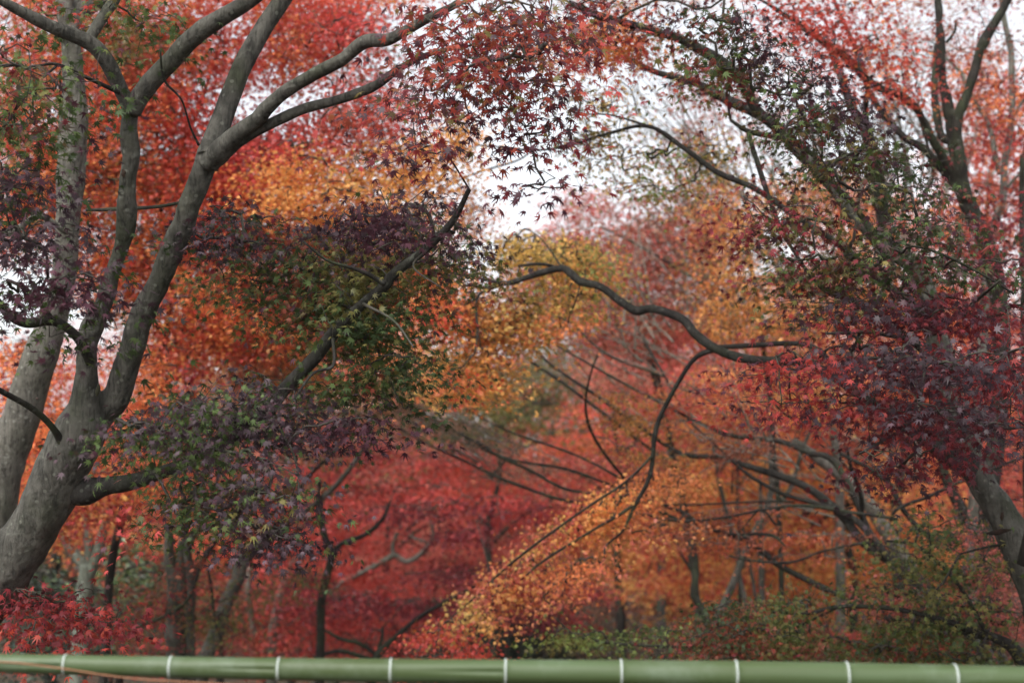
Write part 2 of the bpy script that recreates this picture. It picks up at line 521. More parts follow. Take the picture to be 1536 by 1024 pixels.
        tri = V0[F0][:, :, :2]
        size = size * SZ(dm)
        la = abs(np.cross(tri[:, 1] - tri[:, 0], tri[:, 2] - tri[:, 0])).sum() / 2 * size * size * 0.85
        cover = cover * COVER
        nl = cover * area / la
        cnt_ = nl
        na = max(6, int(nl / per))
        sp = spread or size * math.sqrt(per) * 0.62
        A = ell_points(ells, na, d0, d1, thr=thr, nsc=nsc, layer=layer)
        if self.root is None: self._root(A.mean(0))
        if twigs and self.nodes:
            nodes = np.vstack(self.nodes)
            if len(nodes) > 1500: nodes = nodes[::len(nodes) // 1500 + 1]
            B = A if len(A) <= tmax else A[rng.choice(len(A), tmax, replace=False)]
            self.tw += grow_twigs(nodes, B, r0=r0, maxr=maxr)
        n = leaves(name, A, per, sp, size, pal, self.root, mat or M_LEAF, shape, flat=flat, hang=hang, nscale=nscale, jitter=jitter, upbias=upbias, face=face)
        LEAFN += n
        if self.several:
            top = sorted(pal, key=lambda q: -q[1])[:2]
            cn = dict(dpurple='dark purple', purple='purple', greyp='greyish purple', dgreen='dark green', green='green', olive='olive', crim='crimson', dcrim='dark crimson', rust='rust', ofr='orange red', orange='orange', yelor='golden orange', yellow='yellow', scar='scarlet', red='red', pinkred='pinkish red', salmon='salmon', pink='pink', lgreen='light green', brown='brown')
            fo = [c for c in self.root.children if c.name.split('.')[0] == 'foliage'][-1]
            a_, b_ = cn.get(top[0][0], 'mixed'), cn.get(top[-1][0], 'mixed')
            fo['label'] = ('%s and %s leaves' % (a_, b_)) if a_ != b_ else a_ + ' leaves'
    def finish(self):
        if self.tw:
            V, F = merge(self.tw)
            mesh_obj('twigs', V, F, self.twig, self.root)

# ------------------------------------------------------------------ the ground: terrace, dell and hillside as one sheet
def build_ground():
    ys = np.r_[np.linspace(-8, 30, 96), np.geomspace(31, 130, 40)]
    xs = np.r_[-np.geomspace(110, 26, 25), np.linspace(-25, 25, 90), np.geomspace(26, 110, 25)]
    X, Y = np.meshgrid(xs, ys)
    Z = ground(X, Y) + 0.06 * (vnoise(np.stack([X, Y, 0 * X], -1), 1.3) - .5)
    V = np.stack([X, Y, Z], -1).reshape(-1, 3)
    nx = len(xs); i = (np.arange(len(ys) - 1)[:, None] * nx + np.arange(nx - 1)[None]).ravel()
    F = np.stack([i, i + 1, i + nx + 1, i + nx], -1)
    m, n = new_mat('leaf_litter')
    tc = N(n, 'ShaderNodeTexCoord')
    a = N(n, 'ShaderNodeTexNoise', Scale=1.1, Detail=6.0); b = N(n, 'ShaderNodeTexVoronoi', Scale=16.0)
    n.links.new(tc.outputs['Object'], a.inputs['Vector']); n.links.new(tc.outputs['Object'], b.inputs['Vector'])
    r = N(n, 'ShaderNodeValToRGB')
    r.color_ramp.elements[0].color = (0.02, 0.03, 0.012, 1); r.color_ramp.elements[0].position = 0.35
    r.color_ramp.elements[1].color = (0.10, 0.035, 0.015, 1); r.color_ramp.elements[1].position = 0.65
    n.links.new(a.outputs[0], r.inputs[0])
    mx = N(n, 'ShaderNodeMix', data_type='RGBA', blend_type='MULTIPLY'); mx.inputs[0].default_value = 0.5
    n.links.new(r.outputs[0], mx.inputs[6]); n.links.new(b.outputs['Color'], mx.inputs[7])
    pb = N(n, 'ShaderNodeBsdfPrincipled', Roughness=0.95)
    bp = N(n, 'ShaderNodeBump', Strength=0.6, Distance=0.03); n.links.new(b.outputs['Distance'], bp.inputs['Height'])
    n.links.new(mx.outputs[2], pb.inputs['Base Color']); n.links.new(bp.outputs[0], pb.inputs['Normal'])
    o = N(n, 'ShaderNodeOutputMaterial'); n.links.new(pb.outputs[0], o.inputs[0])
    g = mesh_obj('ground', V, F, m)
    g['kind'] = 'structure'
build_ground()

# ------------------------------------------------------------------ LEFT: the big forked maple by the rail
L = Tree('maple_tree', 'big grey forked maple leaning in from the left edge, nearest trunk above the bamboo rail')
L.several = True
L.trunk([
    ('-150,1120,112 -95,1010,104 -40,925,98 0,865,93 45,800,90 80,735,90 105,680,90 122,640,86 131,605,56 131,560,37 131,512,39 152,462,33 172,405,29 190,340,31 193,267,30 197,233,31 193,200,28 197,165,31 200,148,24', 7.6, 7.0, True),
    ('105,690,70 128,640,74 155,612,58 177,592,48 193,545,44 213,475,42 245,409,42 267,359,41 280,333,40 302,267,40 313,232,42 322,210,36', 7.45, 7.0),
], sides=28, bump=0.1, fuse=0.011, slim=.87)
D = 7.0
L.limb('199,165,24 186,143,22 157,87,24 130,63,23 83,43,20 57,30,19 20,10,16 -15,-8,14 -80,-40,10', 7.0, 6.4)
L.limb('198,165,24 212,142,30 235,110,30 270,72,30 300,45,28 340,20,26 385,-8,24 450,-60,20', 7.0, 6.6)
L.limb('130,66,14 143,45,17 157,20,16 172,-5,16 190,-60,12', 6.85, 7.2)
L.limb('315,235,30 320,213,34 345,150,32 370,90,30 395,45,29 425,0,28 460,-60,22', 7.0, 7.3)
L.limb('308,245,24 328,228,30 352,204,25 385,180,23 402,160,22 430,135,20 470,112,20 510,92,19 545,66,20 580,62,19 605,50,17 645,28,13 690,5,10', 7.0, 6.3, sides=14)
L.limb('318,248,18 333,233,22 358,212,19 397,190,16 453,163,16 510,149,14 560,130,14 600,103,12 650,80,8 700,70,5', 7.0, 6.5)
L.limb('105,730,44 128,736,42 160,729,27 190,725,24 235,712,22 270,700,20 310,676,18 365,645,20 400,618,23 425,585,21 473,538,20 510,490,18 545,455,16 576,428,16 592,408,15 640,372,13 680,330,10 704,284,7', 7.35, 6.8, sides=16, bark=M_BARK_DIM)
L.limb('576,425,9 555,412,7 530,402,6 490,390,4 455,362,3', 6.85, 6.6, thin=True)
L.limb('500,508,5 500,548,5 470,560,4 440,600,3', 6.9, 6.6, thin=True)
L.limb('110,690,12 95,665,14 78,640,10 50,615,10 0,585,9 -40,560,8', 7.3, 6.7, thin=True)
L.limb('136,545,16 122,515,15 100,492,14 75,481,15 40,484,15 18,476,14 0,458,13 -30,420,10', 7.05, 6.6, thin=True)
L.limb('78,480,8 55,450,8 30,425,6', 6.8, 6.5, thin=True)
L.limb('185,142,9 172,136,7 133,118,6 87,97,5 60,98,3', 6.95, 6.4, thin=True)
L.limb('87,97,4 50,130,4 20,170,3', 6.7, 6.3, thin=True)
L.limb('240,75,3 246,120,4 272,150,3 285,190,3 298,218,4', 6.6, 6.9, thin=True)
L.limb('268,305,5 230,311,5 170,314,6 130,315,4', 7.2, 7.6, thin=True)
L.twiglets([
    ('640,28,4 700,60,3 740,120,3 790,190,2', 6.35, 6.1), ('650,80,4 700,110,3 780,180,2 800,230,2', 6.5, 6.2),
    ('690,5,6 760,-10,4 840,0,3', 6.3, 6.0), ('430,-60,10 560,-40,8 700,-20,5 800,10,3', 7.3, 6.3),
    ('235,712,5 260,760,4 280,800,3', 7.1, 6.6), ('400,618,5 440,680,4 450,760,3', 6.9, 6.5), ('310,676,5 340,720,4 400,790,3', 7, 6.5),
    ('545,455,5 590,480,4 620,520,3', 6.8, 6.4), ('640,375,4 620,400,3 660,430,2', 6.8, 6.5),
])
dark_purple = [('purple', 1.6), ('dpurple', 3), ('greyp', 1.6), ('dgreen', 1.8), ('green', 1.2)]  # purplish red leaves, darkened and greyed in colour as if shaded
green_mix = [('dgreen', 2.5), ('green', 3), ('olive', 1.6), ('purple', .7), ('rust', .5)]
L.spray([(30, 110, 65, 45), (10, 225, 55, 75), (20, 60, 30, 30)], 5.7, 6.9, .07, [('dpurple', 2), ('purple', 2), ('dgreen', 2), ('green', 1.4), ('crim', .8)], 1.9, mat=M_LEAF_DULL)
L.spray([(35, 165, 50, 45), (60, 120, 55, 35), (150, 95, 30, 25)], 5.9, 6.8, .07, green_mix, 1.3, mat=M_LEAF_DULL)
L.spray([(30, 330, 60, 40), (60, 400, 85, 60), (100, 450, 70, 55), (25, 300, 45, 30)], 5.8, 6.8, .072, dark_purple, 1.9, mat=M_LEAF_DULL)
L.spray([(110, 15, 70, 25), (190, 40, 60, 40)], 6.6, 7.4, .065, green_mix + [('red', 1)], 1.3, mat=M_LEAF_DULL)
L.spray([(730, 50, 105, 70), (745, 150, 75, 60), (672, 115, 34, 70), (800, 30, 70, 45), (650, 190, 50, 40)], 5.7, 6.8, .075,
        [('crim', 1.6), ('ofr', 1.8), ('rust', 2), ('olive', 1.2), ('purple', 2), ('greyp', 1.2), ('dcrim', 1.5), ('pinkred', .8)], 2.2, jitter=.3, face=.3)
L.spray([(790, 215, 45, 55), (805, 160, 50, 35), (820, 270, 30, 24), (650, 215, 40, 28)], 6.0, 6.6, .075, [('purple', 3), ('crim', 2), ('dpurple', 2), ('pinkred', 1)], 1.15, per=7, face=.3)
L.spray([(600, 335, 110, 40), (640, 320, 60, 35), (480, 345, 120, 32), (380, 350, 90, 32), (330, 345, 60, 22)], 6.75, 7.9, .066, dark_purple + [('crim', 1.2)], 2.0, mat=M_LEAF_DULL)
L.spray([(460, 400, 110, 45), (380, 420, 80, 40), (560, 395, 90, 35), (690, 395, 45, 30), (470, 460, 80, 50), (540, 440, 60, 40)], 6.9, 8.2, .062, [('olive', 2.5), ('green', 2.5), ('dgreen', 2), ('rust', 1.2), ('purple', 1)], 2.0, layer=None)
L.spray([(560, 505, 70, 50), (600, 560, 45, 45), (520, 470, 60, 40), (545, 560, 60, 35), (600, 450, 40, 30)], 6.9, 8.1, .066, green_mix, 2.6, mat=M_LEAF_DULL)
L.spray([(450, 620, 60, 45), (390, 590, 70, 32), (520, 620, 60, 30), (300, 610, 90, 30)], 6.6, 7.8, .066, dark_purple + [('green', 2)], 1.8, mat=M_LEAF_DULL)
L.spray([(330, 612, 120, 32, 14), (400, 640, 60, 45), (290, 655, 85, 30), (350, 690, 60, 40), (405, 735, 50, 50), (340, 740, 55, 35), (420, 795, 32, 34), (215, 645, 50, 22)], 5.9, 7.1, .056, [('dpurple', 3), ('greyp', 2.4), ('purple', 1.2), ('dgreen', 2), ('green', 1.6)], 2.2, thr=.45, nsc=3, nscale=2.2, layer=.16, hang=.8, mat=M_LEAF_DULL)
L.spray([(270, 760, 45, 45), (275, 715, 35, 30), (330, 760, 60, 40), (400, 745, 50, 50)], 6.1, 6.9, .066, [('pinkred', .5)] + green_mix, 1.8, layer=None, mat=M_LEAF_DULL)
L.limb('460,-55,20 520,-160,16 600,-300,12 700,-420,8', 7.3, 6.5, thin=True)  # limb out of view, added to carry the shading crown overhead
L.limb('-15,-8,14 -100,-120,12 -160,-260,10 -200,-420,8', 6.5, 6, thin=True)  # second unseen limb for the added overhead crown
L.spray([(100, -420, 420, 190), (600, -440, 420, 190), (-330, 60, 150, 260)], 5.6, 8.6, .1, [('rust', 2), ('crim', 2), ('green', 2), ('purple', 1)], .85, per=20, tmax=150)  # unseen crown above and beside the view, added to shade trunk and near leaves
L.finish()

def scar(T, x, y, d, w_, h_, rot=0, name='bark_scar', mat=None, ring=0):
    c = P(x, y, d); sx = w_ * d / FPX / 2; sy = h_ * d / FPX / 2
    t = np.linspace(0, 1, 12); zz = (t - .5) * 2 * sy
    path = c + np.outer(zz * math.cos(R(rot)), UP) + np.outer(zz * math.sin(R(rot)), RT) + np.outer((vnoise(np.c_[t * 5, t * 0, t * 0 + x], 1) - .5) * sx, RT)
    v, f = tube(path, np.maximum(sx * np.sin(math.pi * np.clip(t, .03, .97)) ** .7, .001), 10, .5)
    k = (v - c) @ FW; v = v - np.outer(k * .5, FW)
    mesh_obj(name, v, f, mat or M_SCAR0, T.root)
    if ring:
        a = np.linspace(0, 2 * math.pi, 21)
        rp = c + np.outer(np.cos(a) * sx * 1.5, RT) + np.outer(np.sin(a) * sy * 1.25, UP)
        v, f = tube(rp, np.full(21, sx * .38), 10, .35); mesh_obj('knot', v, f, T.bark, T.root)
M_SCAR0 = bark_mat('scar_bark', (0.008, 0.005, 0.004), (0.04, 0.022, 0.014), (0.05, 0.03, 0.02), 0.1)
scar(L, 96, 738, 7.27, 7, 22, 20); scar(L, 88, 762, 7.27, 8, 34, 15)
scar(L, 147, 585, 6.93, 6, 20, 5); scar(L, 185, 260, 6.97, 6, 14, 0)
L2 = Tree('maple_tree', 'pale grey swollen trunk standing behind the big forked maple at the left', bark=M_BARK_PALE)
L2.trunk([('-95,1100,80 -40,930,76 -18,830,72 0,740,70 15,675,69 38,609,68 60,542,63 76,489,54 95,420,46 101,340,48 104,300,50 107,250,52 109,183,54 108,133,42 105,67,36 96,0,32 90,-60,28', 9.2, 8.8, True)], sides=24, bump=.13, slim=.8)
L2.limb('100,60,22 110,22,30 148,-2,30 220,-60,24', 8.8, 9.2)
L2.limb('100,350,8 60,325,9 25,345,9 0,355,8 -40,370,6', 8.8, 8.4, thin=True)
L2.spray([(80, 20, 60, 30), (30, 100, 70, 40)], 8.6, 10, .06, [('olive', 2), ('rust', 1), ('green', 1), ('red', 1)], .8)
L2.finish()

# red canopy behind the left trunks
A1 = Tree('maple_tree', 'scarlet and orange maple filling the gaps behind the left trunks', bark=M_BARK_DARK)
A1.trunk([('158,980,13 166,860,13 185,760,13 205,640,13 240,540,12 255,430,10 240,300,8', 13, 12.5, True)], sides=10)
A1.limb('205,640,14 290,520,10 345,490,5', 12.8, 12, thin=True)
A1.limb('235,545,9 340,420,7 430,300,5 520,180,4', 12.6, 12.2, thin=True)
A1.limb('245,500,9 130,360,7 60,240,5 20,140,3', 12.5, 12.6, thin=True)
A1.limb('240,300,6 300,160,5 330,60,3', 12.4, 12.4, thin=True)
A1.spray([(240, 150, 110, 130), (160, 90, 80, 80), (60, 60, 70, 50), (270, 40, 80, 40), (330, 250, 120, 70), (30, 170, 60, 80), (20, 300, 60, 80), (120, 260, 60, 80), (440, 60, 110, 70)], 11.3, 13.8, .066, [('red', 2.4), ('scar', 3), ('orange', 2), ('ofr', 2), ('rust', 1.6), ('olive', 1.6)], 3.4, thr=.3, layer=.16)
A1.spray([(560, 140, 70, 70), (500, 190, 90, 50), (520, 30, 70, 40), (400, 230, 90, 40)], 11, 13, .062, [('pinkred', 4), ('red', 3), ('salmon', 2), ('ofr', 1)], 2.3, thr=.33, layer=.16)
A1.spray([(100, -25, 150, 35), (300, -25, 150, 35), (520, -25, 120, 40), (280, 300, 140, 60), (160, 380, 60, 80), (310, 440, 130, 90), (400, 470, 100, 60), (60, 270, 60, 70), (150, 230, 50, 80)], 11.3, 13.5, .064, [('scar', 2.4), ('ofr', 3), ('orange', 3.4), ('yelor', 1), ('red', 1.5), ('rust', 1)], 3.0, thr=.33, layer=.16)
A1.spray([(230, 555, 70, 50), (60, 640, 70, 90), (250, 620, 70, 50), (190, 720, 110, 60), (60, 760, 60, 60), (30, 540, 50, 40)], 11, 13, .064, [('orange', 4), ('scar', 2), ('yelor', 1.6), ('red', 2), ('crim', 1)], 2.5, thr=.33, layer=.16)
A1.spray([(420, 350, 190, 60), (560, 400, 120, 60), (300, 500, 120, 50), (250, 400, 90, 90)], 12.2, 14.5, .064, [('ofr', 3), ('orange', 3), ('salmon', 2), ('yelor', 2), ('red', 1.5), ('rust', 1)], 2.4, thr=.33, layer=None)
A1.finish()

A2 = Tree('maple_tree', 'yellow-orange maple crown behind the dark branch tip, left of the sky gap', bark=M_BARK_DARK)
A2.trunk([('275,1000,18 270,840,14 300,720,12 400,580,9 500,440,7 590,300,5', 15.5, 14.5, True)], sides=10)
A2.limb('540,440,6 470,330,4 420,260,3', 14.7, 14, thin=True)
A2.limb('719,218,2 640,235,3 570,248,4 500,300,5', 12.5, 14.6, thin=True)
A2.limb('800,225,2 772,242,3 700,265,3 640,300,4', 12.5, 14.6, thin=True)
A2.spray([(520, 270, 110, 55), (620, 250, 80, 45), (440, 290, 70, 40), (600, 330, 90, 30), (690, 200, 40, 30), (420, 250, 50, 26)], 10.6, 12.2, .058, [('yelor', 3), ('orange', 3), ('yellow', 1.5), ('ofr', 1), ('yelor', 2)], 2.2, thr=.38)
A2.spray([(480, 480, 80, 60), (420, 560, 80, 40), (520, 440, 80, 40), (700, 320, 30, 40)], 12.8, 15, .06, [('orange', 2), ('tan', 2), ('ofr', 2), ('olive', 1.5), ('yelor', 1)], 2.2, thr=.38)
A2.finish()

# ------------------------------------------------------------------ RIGHT: crimson maple whose limbs sweep over the dell
RB = Tree('maple_tree', 'large crimson leaved maple at the right edge with a knotted trunk and long arching limbs', bark=M_BARK_DIM)
RB.several = True
RB.trunk([('1620,1120,66 1585,1010,60 1560,900,54 1540,848,52 1520,800,50 1503,769,46 1472,725,42 1452,682,44 1440,640,42 1424,580,36 1405,500,32 1382,414,26 1340,377,23 1300,342,21 1250,283,20 1206,235,19 1165,192,17', 8.6, 9.6, True)], sides=24, bump=.13, fuse=.014, bark=M_BARK)
RB.limb('1175,200,15 1140,172,16 1090,148,14 1050,126,12 1022,118,11 978,107,9 930,82,8 900,68,6', 9.6, 10.4)
RB.limb('1170,196,14 1135,165,15 1110,120,15 1072,86,17 1022,60,15 985,50,13 929,32,12 895,23,12 852,5,9', 9.6, 9.2)
RB.limb('925,30,5 950,16,4 985,0,4', 9.3, 9.0, thin=True)
RB.limb('1460,705,28 1430,690,26 1400,665,21 1357,635,19 1300,600,17 1262,573,14 1225,552,14 1190,542,14 1150,541,14 1107,535,14 1074,522,14 1044,502,14 1022,478,13 979,463,12 955,466,13 932,452,13 902,429,12 872,422,12 855,408,12 842,402,11 812,409,10 785,418,9 758,425,8 725,419,5 690,412,4 645,403,3', 8.8, 11.0, sides=14)
RB.limb('1300,600,12 1265,565,9 1225,524,9 1185,515,8 1130,518,8 1078,521,7', 9.3, 10.2, thin=True)
RB.limb('1080,522,9 1045,536,8 1020,570,7 993,620,7 983,655,8 979,690,7 972,722,7 952,759,6 935,795,4 912,815,3', 10.2, 10.6, thin=True)
RB.limb('978,684,4 955,708,4 929,729,4 889,755,4 812,809,4 755,855,4 718,890,3 660,940,2', 10.4, 10.9, thin=True)
RB.limb('960,750,5 925,775,5 895,792,4 819,838,4 770,880,2', 10.5, 10.8, thin=True)
RB.limb('842,403,5 812,396,5 778,399,4', 10.7, 10.5, thin=True)
RB.limb('842,400,3 815,362,2 795,345,2', 10.7, 11, thin=True)
RB.limb('758,426,6 730,431,5 698,428,4', 10.8, 10.6, thin=True)
RB.limb('745,430,4 716,446,4 716,500,4 712,530,3', 10.8, 10.5, thin=True)
RB.limb('718,446,3 690,462,3 655,485,2 640,520,2', 10.8, 10.5, thin=True)
scar(RB, 1504, 774, 8.62, 9, 14, 10); scar(RB, 1498, 797, 8.62, 9, 34, 80); scar(RB, 1452, 700, 8.7, 7, 34, -35)
# second tier limbs of the same tree
RB.limb('1382,418,16 1324,372,13 1284,330,12 1250,365,4', 9.3, 9.2, thin=True) if False else None
RB.limb('1400,500,15 1370,460,14 1324,422,12 1290,392,11 1257,365,10 1191,323,9 1134,284,9 1074,258,9 1022,220,8 972,190,6 912,200,5 859,217,4 805,225,3 719,218,2', 9.2, 10.6, sides=10)
RB.limb('975,190,4 912,172,3 850,173,2', 10.2, 10.3, thin=True)
RB.limb('1390,460,10 1340,400,9 1284,310,9 1257,283,8 1231,242,8 1200,218,8 1174,207,8 1124,197,8 1095,180,5', 9.1, 9.3, thin=True)
RB.limb('1121,198,7 1140,257,8 1157,307,7 1180,360,6 1230,430,6 1280,450,9', 9.2, 8.6, thin=True)
RB.limb('1420,560,8 1350,500,8 1280,455,8 1230,430,6', 8.7, 8.5, thin=True)
RB.limb('1520,440,3 1480,415,4 1410,380,4 1340,362,3', 7.6, 7.5, thin=True)
RB.twiglets([('1400,500,8 1440,470,7 1500,420,4', 8.6, 7.3), ('1420,560,8 1480,540,6 1536,520,4', 8.6, 7.2), ('1400,520,8 1320,500,6 1240,500,4', 8.6, 7.3), ('1420,600,8 1360,640,6 1290,680,4', 8.6, 7.3), ('1440,620,8 1500,640,6 1540,640,3', 8.6, 7.3)])
crim_mix = [('pinkred', .7), ('crim', 4.4), ('dcrim', 2.4), ('purple', 3), ('greyp', 1.6), ('dpurple', 1.8)]  # the purples also put this mass's shading into its leaf colour
RB.spray([(1420, 450, 110, 70), (1500, 470, 70, 80), (1320, 490, 90, 60), (1450, 540, 110, 60), (1370, 580, 90, 60), (1500, 590, 50, 40), (1520, 400, 40, 40)], 6.8, 8.6, .07, crim_mix, 1.6, thr=.5, nsc=2.6, layer=.3, face=.25)
RB.spray([(1230, 570, 90, 35), (1140, 575, 60, 24), (1250, 520, 80, 30), (1290, 600, 70, 35)], 7.2, 8.2, .07, [('crim', 3), ('pinkred', 2), ('purple', 2), ('red', 1)], 1.7, face=.2)
RB.spray([(1330, 660, 60, 50), (1400, 650, 60, 40), (1470, 640, 50, 22), (1280, 700, 50, 25), (1340, 710, 45, 25)], 7.0, 8.0, .074, [('purple', 2.5), ('crim', 3), ('dcrim', 1), ('dpurple', 1.5)], 1.5, face=.25)
dk = [('dgreen', 2.5), ('purple', 2), ('green', 2), ('dcrim', 1.6), ('olive', 1.4), ('dpurple', 1)]
RB.spray([(1180, 120, 70, 55), (1110, 60, 60, 40), (1090, 110, 50, 30), (1230, 170, 70, 50), (1160, 175, 50, 30), (1060, 30, 60, 30)], 7.2, 8.6, .07, [('dpurple', 3), ('purple', 1.6), ('dgreen', 2.4), ('crim', 1), ('green', 1)], 1.35, mat=M_LEAF_DULL, per=9)
RB.spray([(1250, 210, 80, 40), (1320, 240, 70, 40), (1360, 300, 60, 45), (1280, 260, 60, 30)], 7.4, 8.8, .066, dk + [('green', 1)], 1.5, mat=M_LEAF_DULL, per=10)
RB.spray([(1180, 340, 80, 35), (1280, 370, 110, 40), (1230, 420, 90, 40), (1400, 345, 60, 35), (1170, 300, 60, 28), (1440, 390, 60, 30)], 7.3, 8.8, .068, dk + [('crim', 2)], 1.9, mat=M_LEAF_DULL)
hot = [('scar', .8), ('orange', 4), ('yelor', 4), ('yellow', 1.6)]
RB.spray([(700, 480, 85, 45), (660, 440, 60, 40), (710, 550, 60, 35), (700, 580, 40, 18), (640, 400, 60, 20)], 10.6, 11.8, .062, hot, 3.0, thr=.22, layer=None, face=.3)
RB.spray([(650, 475, 38, 30), (670, 570, 30, 25)], 10.1, 10.9, .062, [('scar', 3), ('orange', 2)], 2.0, thr=.25, layer=None, face=.3)
RB.spray([(800, 440, 70, 36), (780, 490, 60, 32), (880, 410, 50, 30), (830, 375, 70, 32), (850, 455, 40, 28), (770, 375, 50, 25)], 10.95, 12.0, .06, [('yellow', 3), ('olive', 2), ('yelor', 2.5), ('lgreen', 2), ('orange', .8)], 2.6, thr=.3, layer=None, face=.3)
RB.spray([(850, 480, 28, 16)], 10.4, 11, .06, [('orange', 1)], 2, thr=.25, layer=None, face=.3)
RB.spray([(940, 240, 80, 45), (1010, 260, 60, 45), (880, 210, 50, 30), (900, 150, 60, 40), (1060, 230, 50, 40)], 10, 11.4, .058, [('olive', 3), ('yellow', 1.6), ('rust', 1), ('lgreen', 1)], .75, per=7)
RB.spray([(850, 60, 90, 50), (900, 40, 70, 40), (960, 60, 50, 30)], 9.2, 10.2, .06, [('orange', 3), ('yelor', 2), ('ofr', 2), ('scar', 1), ('olive', .6)], 1.3)
RB.spray([(980, 20, 90, 30), (1060, 110, 60, 25), (900, 5, 80, 20)], 8.2, 9.4, .066, [('crim', 2), ('dpurple', 2), ('ofr', 1.5), ('olive', 1)], 1.4)
# the drooping orange branch
RB.spray([(960, 738, 60, 24, 28), (880, 778, 70, 26, 32), (805, 832, 66, 26, 36), (740, 888, 56, 24, 40), (690, 925, 44, 22, 38), (1010, 718, 30, 16, 0)], 10.55, 11.4, .052, [('orange', 3), ('yelor', 2.4), ('ofr', 2), ('salmon', 2), ('yellow', 1)], 2.5, thr=.46, nsc=3.2, layer=None, flat=.5, hang=.9, face=.3)
RB.spray([(655, 955, 40, 20, 35), (700, 965, 28, 16, 30), (620, 978, 25, 14, 30)], 10.3, 11, .055, [('red', 2), ('scar', 3), ('pinkred', 2), ('orange', 1)], 2.4, hang=.9, face=.3)
RB.spray([(845, 870, 22, 30, 20), (822, 905, 13, 20, 20), (738, 925, 13, 24, 10), (890, 840, 40, 18, 20), (1000, 790, 50, 16, 10)], 10.3, 11, .052, [('orange', 3), ('salmon', 2), ('yelor', 2)], 1.8, layer=None, hang=.9, face=.3)
RB.limb('1540,848,30 1600,600,24 1640,300,18 1600,0,14 1500,-250,10', 8.6, 7.8, thin=True)  # limb beyond the right edge, added to bear the shading foliage
RB.spray([(1250, -400, 420, 180), (1830, 300, 130, 300)], 6.0, 9.4, .1, [('crim', 2), ('rust', 2), ('purple', 1), ('ofr', 1)], .85, per=20, tmax=150)  # unseen foliage overhead and to the right, added to cast shade
RB.finish()

# ------------------------------------------------------------------ RIGHT: multi-stemmed maple at the top right
RC = Tree('maple_tree', 'many stemmed maple with bare dark forks against the sky at the top right', bark=M_BARK_DARK)
RC.trunk([
    ('1492,1010,44 1482,960,30 1478,880,26 1476,800,24 1492,680,26 1502,560,26 1498,450,27 1480,370,27 1458,320,26 1444,287,25 1434,233,22 1427,190,18 1420,150,15 1411,100,14 1411,60,14 1407,0,12 1400,-60,10', 11.8, 11.4, True),
    ('1448,300,20 1440,240,20 1437,185,17 1457,127,16 1474,67,16 1507,7,14 1530,-50,12', 11.5, 11.2),
    ('1450,310,20 1424,253,16 1401,213,15 1377,167,13 1351,147,13 1307,127,13 1264,83,13 1224,53,12 1184,27,9 1141,0,7 1100,-20,5', 11.6, 10.6),
], sides=16, fuse=.016)
RC.limb('1446,292,14 1391,230,12 1357,207,11 1324,170,10 1301,133,9 1290,95,8 1277,60,7 1254,7,6 1240,-30,4', 11.5, 11.8)
RC.limb('1428,215,10 1411,200,12 1401,133,11 1405,67,8', 11.5, 11.7)
RC.limb('1420,64,5 1432,48,4 1434,34,3', 11.4, 11.3, thin=True)
RC.limb('1330,390,22 1322,300,22 1300,200,18 1291,187,15 1271,143,13 1251,83,11 1238,60,8', 12.2, 12.0)
RC.limb('1300,190,10 1298,160,10 1304,125,8', 11.9, 11.4, thin=True)
RC.limb('1378,170,5 1400,260,5 1385,290,6', 12, 12.1, thin=True)
RC.spray([(1240, 40, 80, 40), (1310, 60, 70, 60), (1260, 80, 60, 30), (1330, 130, 50, 30), (1180, 15, 50, 18)], 10.2, 11.6, .064, [('red', 2), ('scar', 3), ('ofr', 2), ('crim', 1), ('orange', 1)], 1.2)
RC.spray([(1500, 60, 50, 70), (1400, 60, 70, 70), (1400, 200, 80, 60), (1120, 30, 60, 30)], 10.8, 12.4, .055, [('rust', 2), ('crim', 2), ('brown', 2)], .18, per=6)
RC.spray([(1500, 350, 50, 40), (1460, 330, 40, 40)], 10.8, 11.8, .06, [('crim', 2), ('red', 1), ('purple', 1)], .8)
RC.finish()

RD = Tree('maple_tree', 'slender pale stemmed maple rising beside the right edge, behind the many stemmed one', bark=M_BARK_PALE)
RD.trunk([('1462,1000,20 1460,800,18 1470,560,16 1482,400,14 1490,342,13 1504,300,12 1507,247,11 1517,180,10 1517,90,9 1507,33,8 1500,-20,7', 13.5, 13, True)], sides=12)
RD.limb('1500,262,8 1484,193,8 1457,147,7 1441,110,6 1400,70,4', 13, 13.2, thin=True)
RD.limb('1517,180,6 1536,150,5 1570,120,4', 13, 12.8, thin=True)
RD.limb('1490,330,6 1508,285,5 1530,260,4', 13, 13.4, thin=True)
RD.spray([(1500, 180, 50, 70), (1460, 120, 60, 60), (1520, 300, 40, 70), (1430, 330, 70, 60)], 12.5, 14.5, .062, [('red', 2), ('scar', 2), ('ofr', 2), ('orange', 2), ('crim', 1)], 1.2)
RD.finish()

RE = Tree('maple_tree', 'dark straight stem cut by the right edge of the picture', bark=M_BARK_DARK)
RE.trunk([('1545,1000,12 1540,700,11 1536,480,10 1534,340,9 1534,232,8', 12, 12, True)], sides=8)
RE.spray([(1545, 210, 25, 30)], 11.5, 12.5, .06, [('red', 2), ('crim', 2)], 1.0)
RE.finish()

